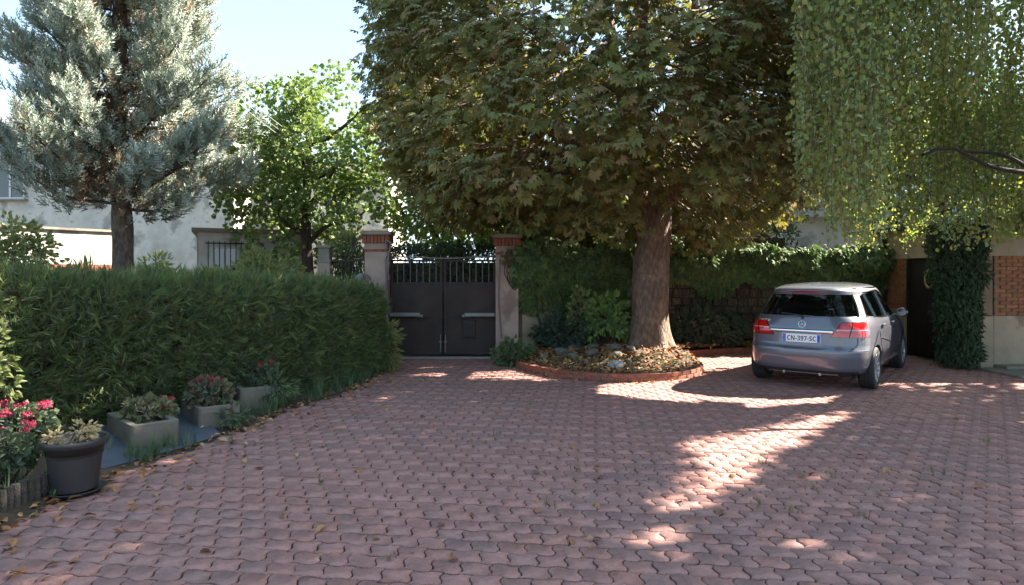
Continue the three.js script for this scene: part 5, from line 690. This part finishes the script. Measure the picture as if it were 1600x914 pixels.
  const cv = document.createElement('canvas'); cv.width = 1024; cv.height = 216; const cx = cv.getContext('2d'); cx.fillStyle = '#dfe0e2'; cx.fillRect(0, 0, 1024, 216); cx.fillStyle = '#1f4fb4'; cx.fillRect(0, 0, 92, 216); cx.fillRect(946, 0, 78, 216); cx.fillStyle = '#111'; cx.font = 'bold 176px sans-serif'; cx.textAlign = 'center'; cx.textBaseline = 'middle'; cx.save(); cx.translate(519, 114); cx.scale(0.93, 1.05); cx.fillText('CN-397-SC', 0, 0, 870); cx.restore(); cx.fillStyle = '#e8e8f0'; cx.font = 'bold 62px sans-serif'; cx.fillText('F', 46, 168); for (let i = 0; i < 12; i++) { cx.beginPath(); cx.arc(46 + 26 * Math.cos(i * Math.PI / 6), 62 + 26 * Math.sin(i * Math.PI / 6), 4.5, 0, 7); cx.fillStyle = '#e9c92b'; cx.fill(); }
  const pt = new THREE.CanvasTexture(cv); pt.colorSpace = THREE.SRGBColorSpace;
  const pl = part('number_plate', new RoundedBoxGeometry(0.535, 0.125, 0.012, 2, 0.005).translate(0, 0.762, zrear + 0.012), mat([0.75, 0.75, 0.76], 0.5), car); part('plate_face', new THREE.PlaneGeometry(0.52, 0.112).translate(0, 0.762, zrear + 0.0205), mat([1, 1, 1], 0.45, { map: pt }), pl, 'number plate reading CN-397-SC');
  const ze = surf(Math.PI / 2, 0.965).z + 0.008, star = [new THREE.TorusGeometry(0.048, 0.005, 8, 36)]; for (let k = 0; k < 3; k++) star.push(new THREE.ConeGeometry(0.009, 0.046, 6).translate(0, 0.023, 0).rotateZ(k * 2 * Math.PI / 3)); part('emblem', merge(star).rotateX(-0.25).translate(0, 0.965, ze), chrome, car);
  for (let i = 0; i < 4; i++) { const x = -0.63 + i * 0.05, q = surf(tX(x, 1.005), 1.005, 0.004); part('badge_letter', [box(0.009, 0.034, 0.006, q.x - 0.012, q.y, q.z), box(0.009, i % 2 ? 0.034 : 0.018, 0.006, q.x + 0.012, q.y, q.z), box(0.03, 0.008, 0.005, q.x, q.y + (i % 3 - 1) * 0.012, q.z)], chrome, car); }
  part('high_brake_light', patch(1.418, 1.432, xs(-0.17), xs(0.17), 0.004, 10, 2), red, car);
  // bumper
  part('bumper_crease', [seam([[tZ(-0.42, 0.61, -1), 0.60], [tX(-0.8, 0.6), 0.607], [tX(-0.66, 0.603), 0.607], [tX(0, 0.6), 0.604], [tX(0.66, 0.603), 0.607], [tX(0.8, 0.6), 0.607], [tZ(-0.42, 0.61, 1), 0.60]], 0.004)], black, car);
  part('valance', patch(0.256, 0.30, xs(-0.72), xs(0.72), 0.006, 24, 4), black, car);
  { const p = []; for (let i = -8; i <= 8; i++) p.push(surf(tX(i / 8 * 0.5, 0.27), 0.252, -0.02)); part('lower_trim_bar', [new THREE.TubeGeometry(new THREE.CatmullRomCurve3(p), 30, 0.016, 8), box(0.03, 0.05, 0.04, 0.25, 0.252, surf(tX(0.25, 0.27), 0.27).z - 0.02), box(0.03, 0.05, 0.04, -0.25, 0.252, surf(tX(0.25, 0.27), 0.27).z - 0.02)], alloy, car); }
  for (const s of [1, -1]) {
    part('door_seam', [seam([[tZ(-0.96, 1.03, s), 1.03], [tZ(-0.98, 0.85, s), 0.85], [tZ(-1.1, 0.62, s), 0.62], [tZ(-1.25, 0.45, s), 0.45], [tZ(-1.3, 0.33, s), 0.33]], 0.004), seam([[tZ(-1.76, 1.03, s), 1.03], [tZ(-1.8, 0.7, s), 0.7], [tZ(-1.8, 0.33, s), 0.33]], 0.004), seam([[tZ(-2.9, 1.0, s), 1.0], [tZ(-2.95, 0.7, s), 0.7], [tZ(-2.9, 0.33, s), 0.33]], 0.004), seam([[tZ(-1.3, 0.33, s), 0.33], [tZ(-2.2, 0.32, s), 0.32], [tZ(-2.9, 0.33, s), 0.33]], 0.004)], black, car);
    for (const z of [-1.22, -2.1]) { const q = surf(tZ(z, 0.93, s), 0.93, 0.03); const h = part('door_handle', [new RoundedBoxGeometry(0.025, 0.032, 0.2, 2, 0.011).translate(q.x, 0.93, z), new RoundedBoxGeometry(0.04, 0.024, 0.02, 1, 0.006).translate(q.x - s * 0.02, 0.93, z + 0.08), new RoundedBoxGeometry(0.04, 0.024, 0.02, 1, 0.006).translate(q.x - s * 0.02, 0.93, z - 0.08)], paint, car); }
    const mr = new THREE.SphereGeometry(1, 20, 14).scale(0.09, 0.075, 0.06).translate(s * 0.96, 1.06, -2.66); const mm = part('mirror', [mr, new RoundedBoxGeometry(0.12, 0.035, 0.05, 2, 0.012).translate(s * 0.87, 1.02, -2.68)], gloss, car); part('mirror_glass', new THREE.CircleGeometry(1, 24).scale(0.072, 0.058, 1).translate(s * 0.96, 1.06, -2.598), glassDark, mm);
    part('side_crease', seam([[tZ(-0.45, 0.80, s), 0.80], [tZ(-1.1, 0.75, s), 0.74], [tZ(-2, 0.6, s), 0.62], [tZ(-2.9, 0.5, s), 0.5]], 0.007, 0.001), paint, car);
    part('roof_rail', seam([[tZ(-0.7, 1.462, s), 1.462], [tZ(-1.6, 1.475, s), 1.475], [tZ(-2.0, 1.475, s), 1.472]], 0.012, 0.004), gloss, car);
  }
  // wheels
  for (const z of [-0.80, -3.50]) for (const s of [-1, 1]) {
    const w = new THREE.Group(); w.name = 'wheel'; w.position.set(s * 0.768, 0.312, z); w.rotation.y = s > 0 ? 0 : Math.PI; car.add(w);
    part('tyre', new THREE.LatheGeometry([[0.205, -0.1], [0.27, -0.112], [0.300, -0.1], [0.312, -0.075], [0.3125, -0.03], [0.306, -0.028], [0.306, -0.02], [0.3125, -0.018], [0.3125, 0.018], [0.306, 0.02], [0.306, 0.028], [0.3125, 0.03], [0.312, 0.075], [0.300, 0.1], [0.27, 0.112], [0.205, 0.1]].map((p) => new THREE.Vector2(...p)), 48).rotateZ(-Math.PI / 2), rubber, w);
    const rim = [new THREE.LatheGeometry([[0.2, -0.1], [0.19, -0.02], [0.19, 0.06], [0.207, 0.1], [0.213, 0.104], [0.204, 0.106], [0.186, 0.07]].map((p) => new THREE.Vector2(...p)), 40).rotateZ(-Math.PI / 2), new THREE.CylinderGeometry(0.05, 0.055, 0.05, 20).rotateZ(Math.PI / 2).translate(0.075, 0, 0)];
    for (let k = 0; k < 10; k++) rim.push(new RoundedBoxGeometry(0.028, 0.165, 0.028, 2, 0.01).rotateZ(-0.12).translate(0.083, 0.115, 0).rotateX(k * Math.PI / 5));
    part('rim', rim, alloy, w); part('brake_disc', new THREE.CylinderGeometry(0.14, 0.14, 0.02, 28).rotateZ(Math.PI / 2).translate(0.0, 0, 0), greyMetal, w);
  }
  // cabin
  const fab = mat([0.045, 0.043, 0.045], 0.9), fabL = mat([0.10, 0.09, 0.085], 0.9);
  for (const x of [-0.42, 0, 0.42]) { const st = part('rear_seat', [new RoundedBoxGeometry(0.40, 0.5, 0.16, 3, 0.06).rotateX(-0.25).translate(x, 0.92, -0.95)], fab, car); part('headrest', new RoundedBoxGeometry(0.24, 0.15, 0.09, 3, 0.04).translate(x, 1.22, -0.88), fab, st); }
  for (const x of [-0.38, 0.38]) { const st = part('front_seat', [new RoundedBoxGeometry(0.46, 0.62, 0.16, 3, 0.06).rotateX(-0.25).translate(x, 0.95, -1.85)], fabL, car); part('headrest', new RoundedBoxGeometry(0.26, 0.17, 0.1, 3, 0.04).translate(x, 1.31, -1.76), fabL, st); }
  part('parcel_shelf', box(1.2, 0.02, 0.45, 0, 1.05, -0.55), fab, car); part('dashboard', new RoundedBoxGeometry(1.3, 0.25, 0.4, 3, 0.08).translate(0, 0.95, -2.75), fab, car);
  part('rear_wiper', [box(0.03, 0.03, 0.03, 0, 1.06, surf(Math.PI / 2, 1.06).z + 0.012), beam(surf(tX(0, 1.09), 1.09, 0.02), surf(tX(-0.3, 1.12), 1.12, 0.018), 0.015, 0.015)], black, car);
  part('underbody', box(1.2, 0.08, 3.3, 0, 0.225, -2.1), black, car);
}
renderer.render(scene, camera);
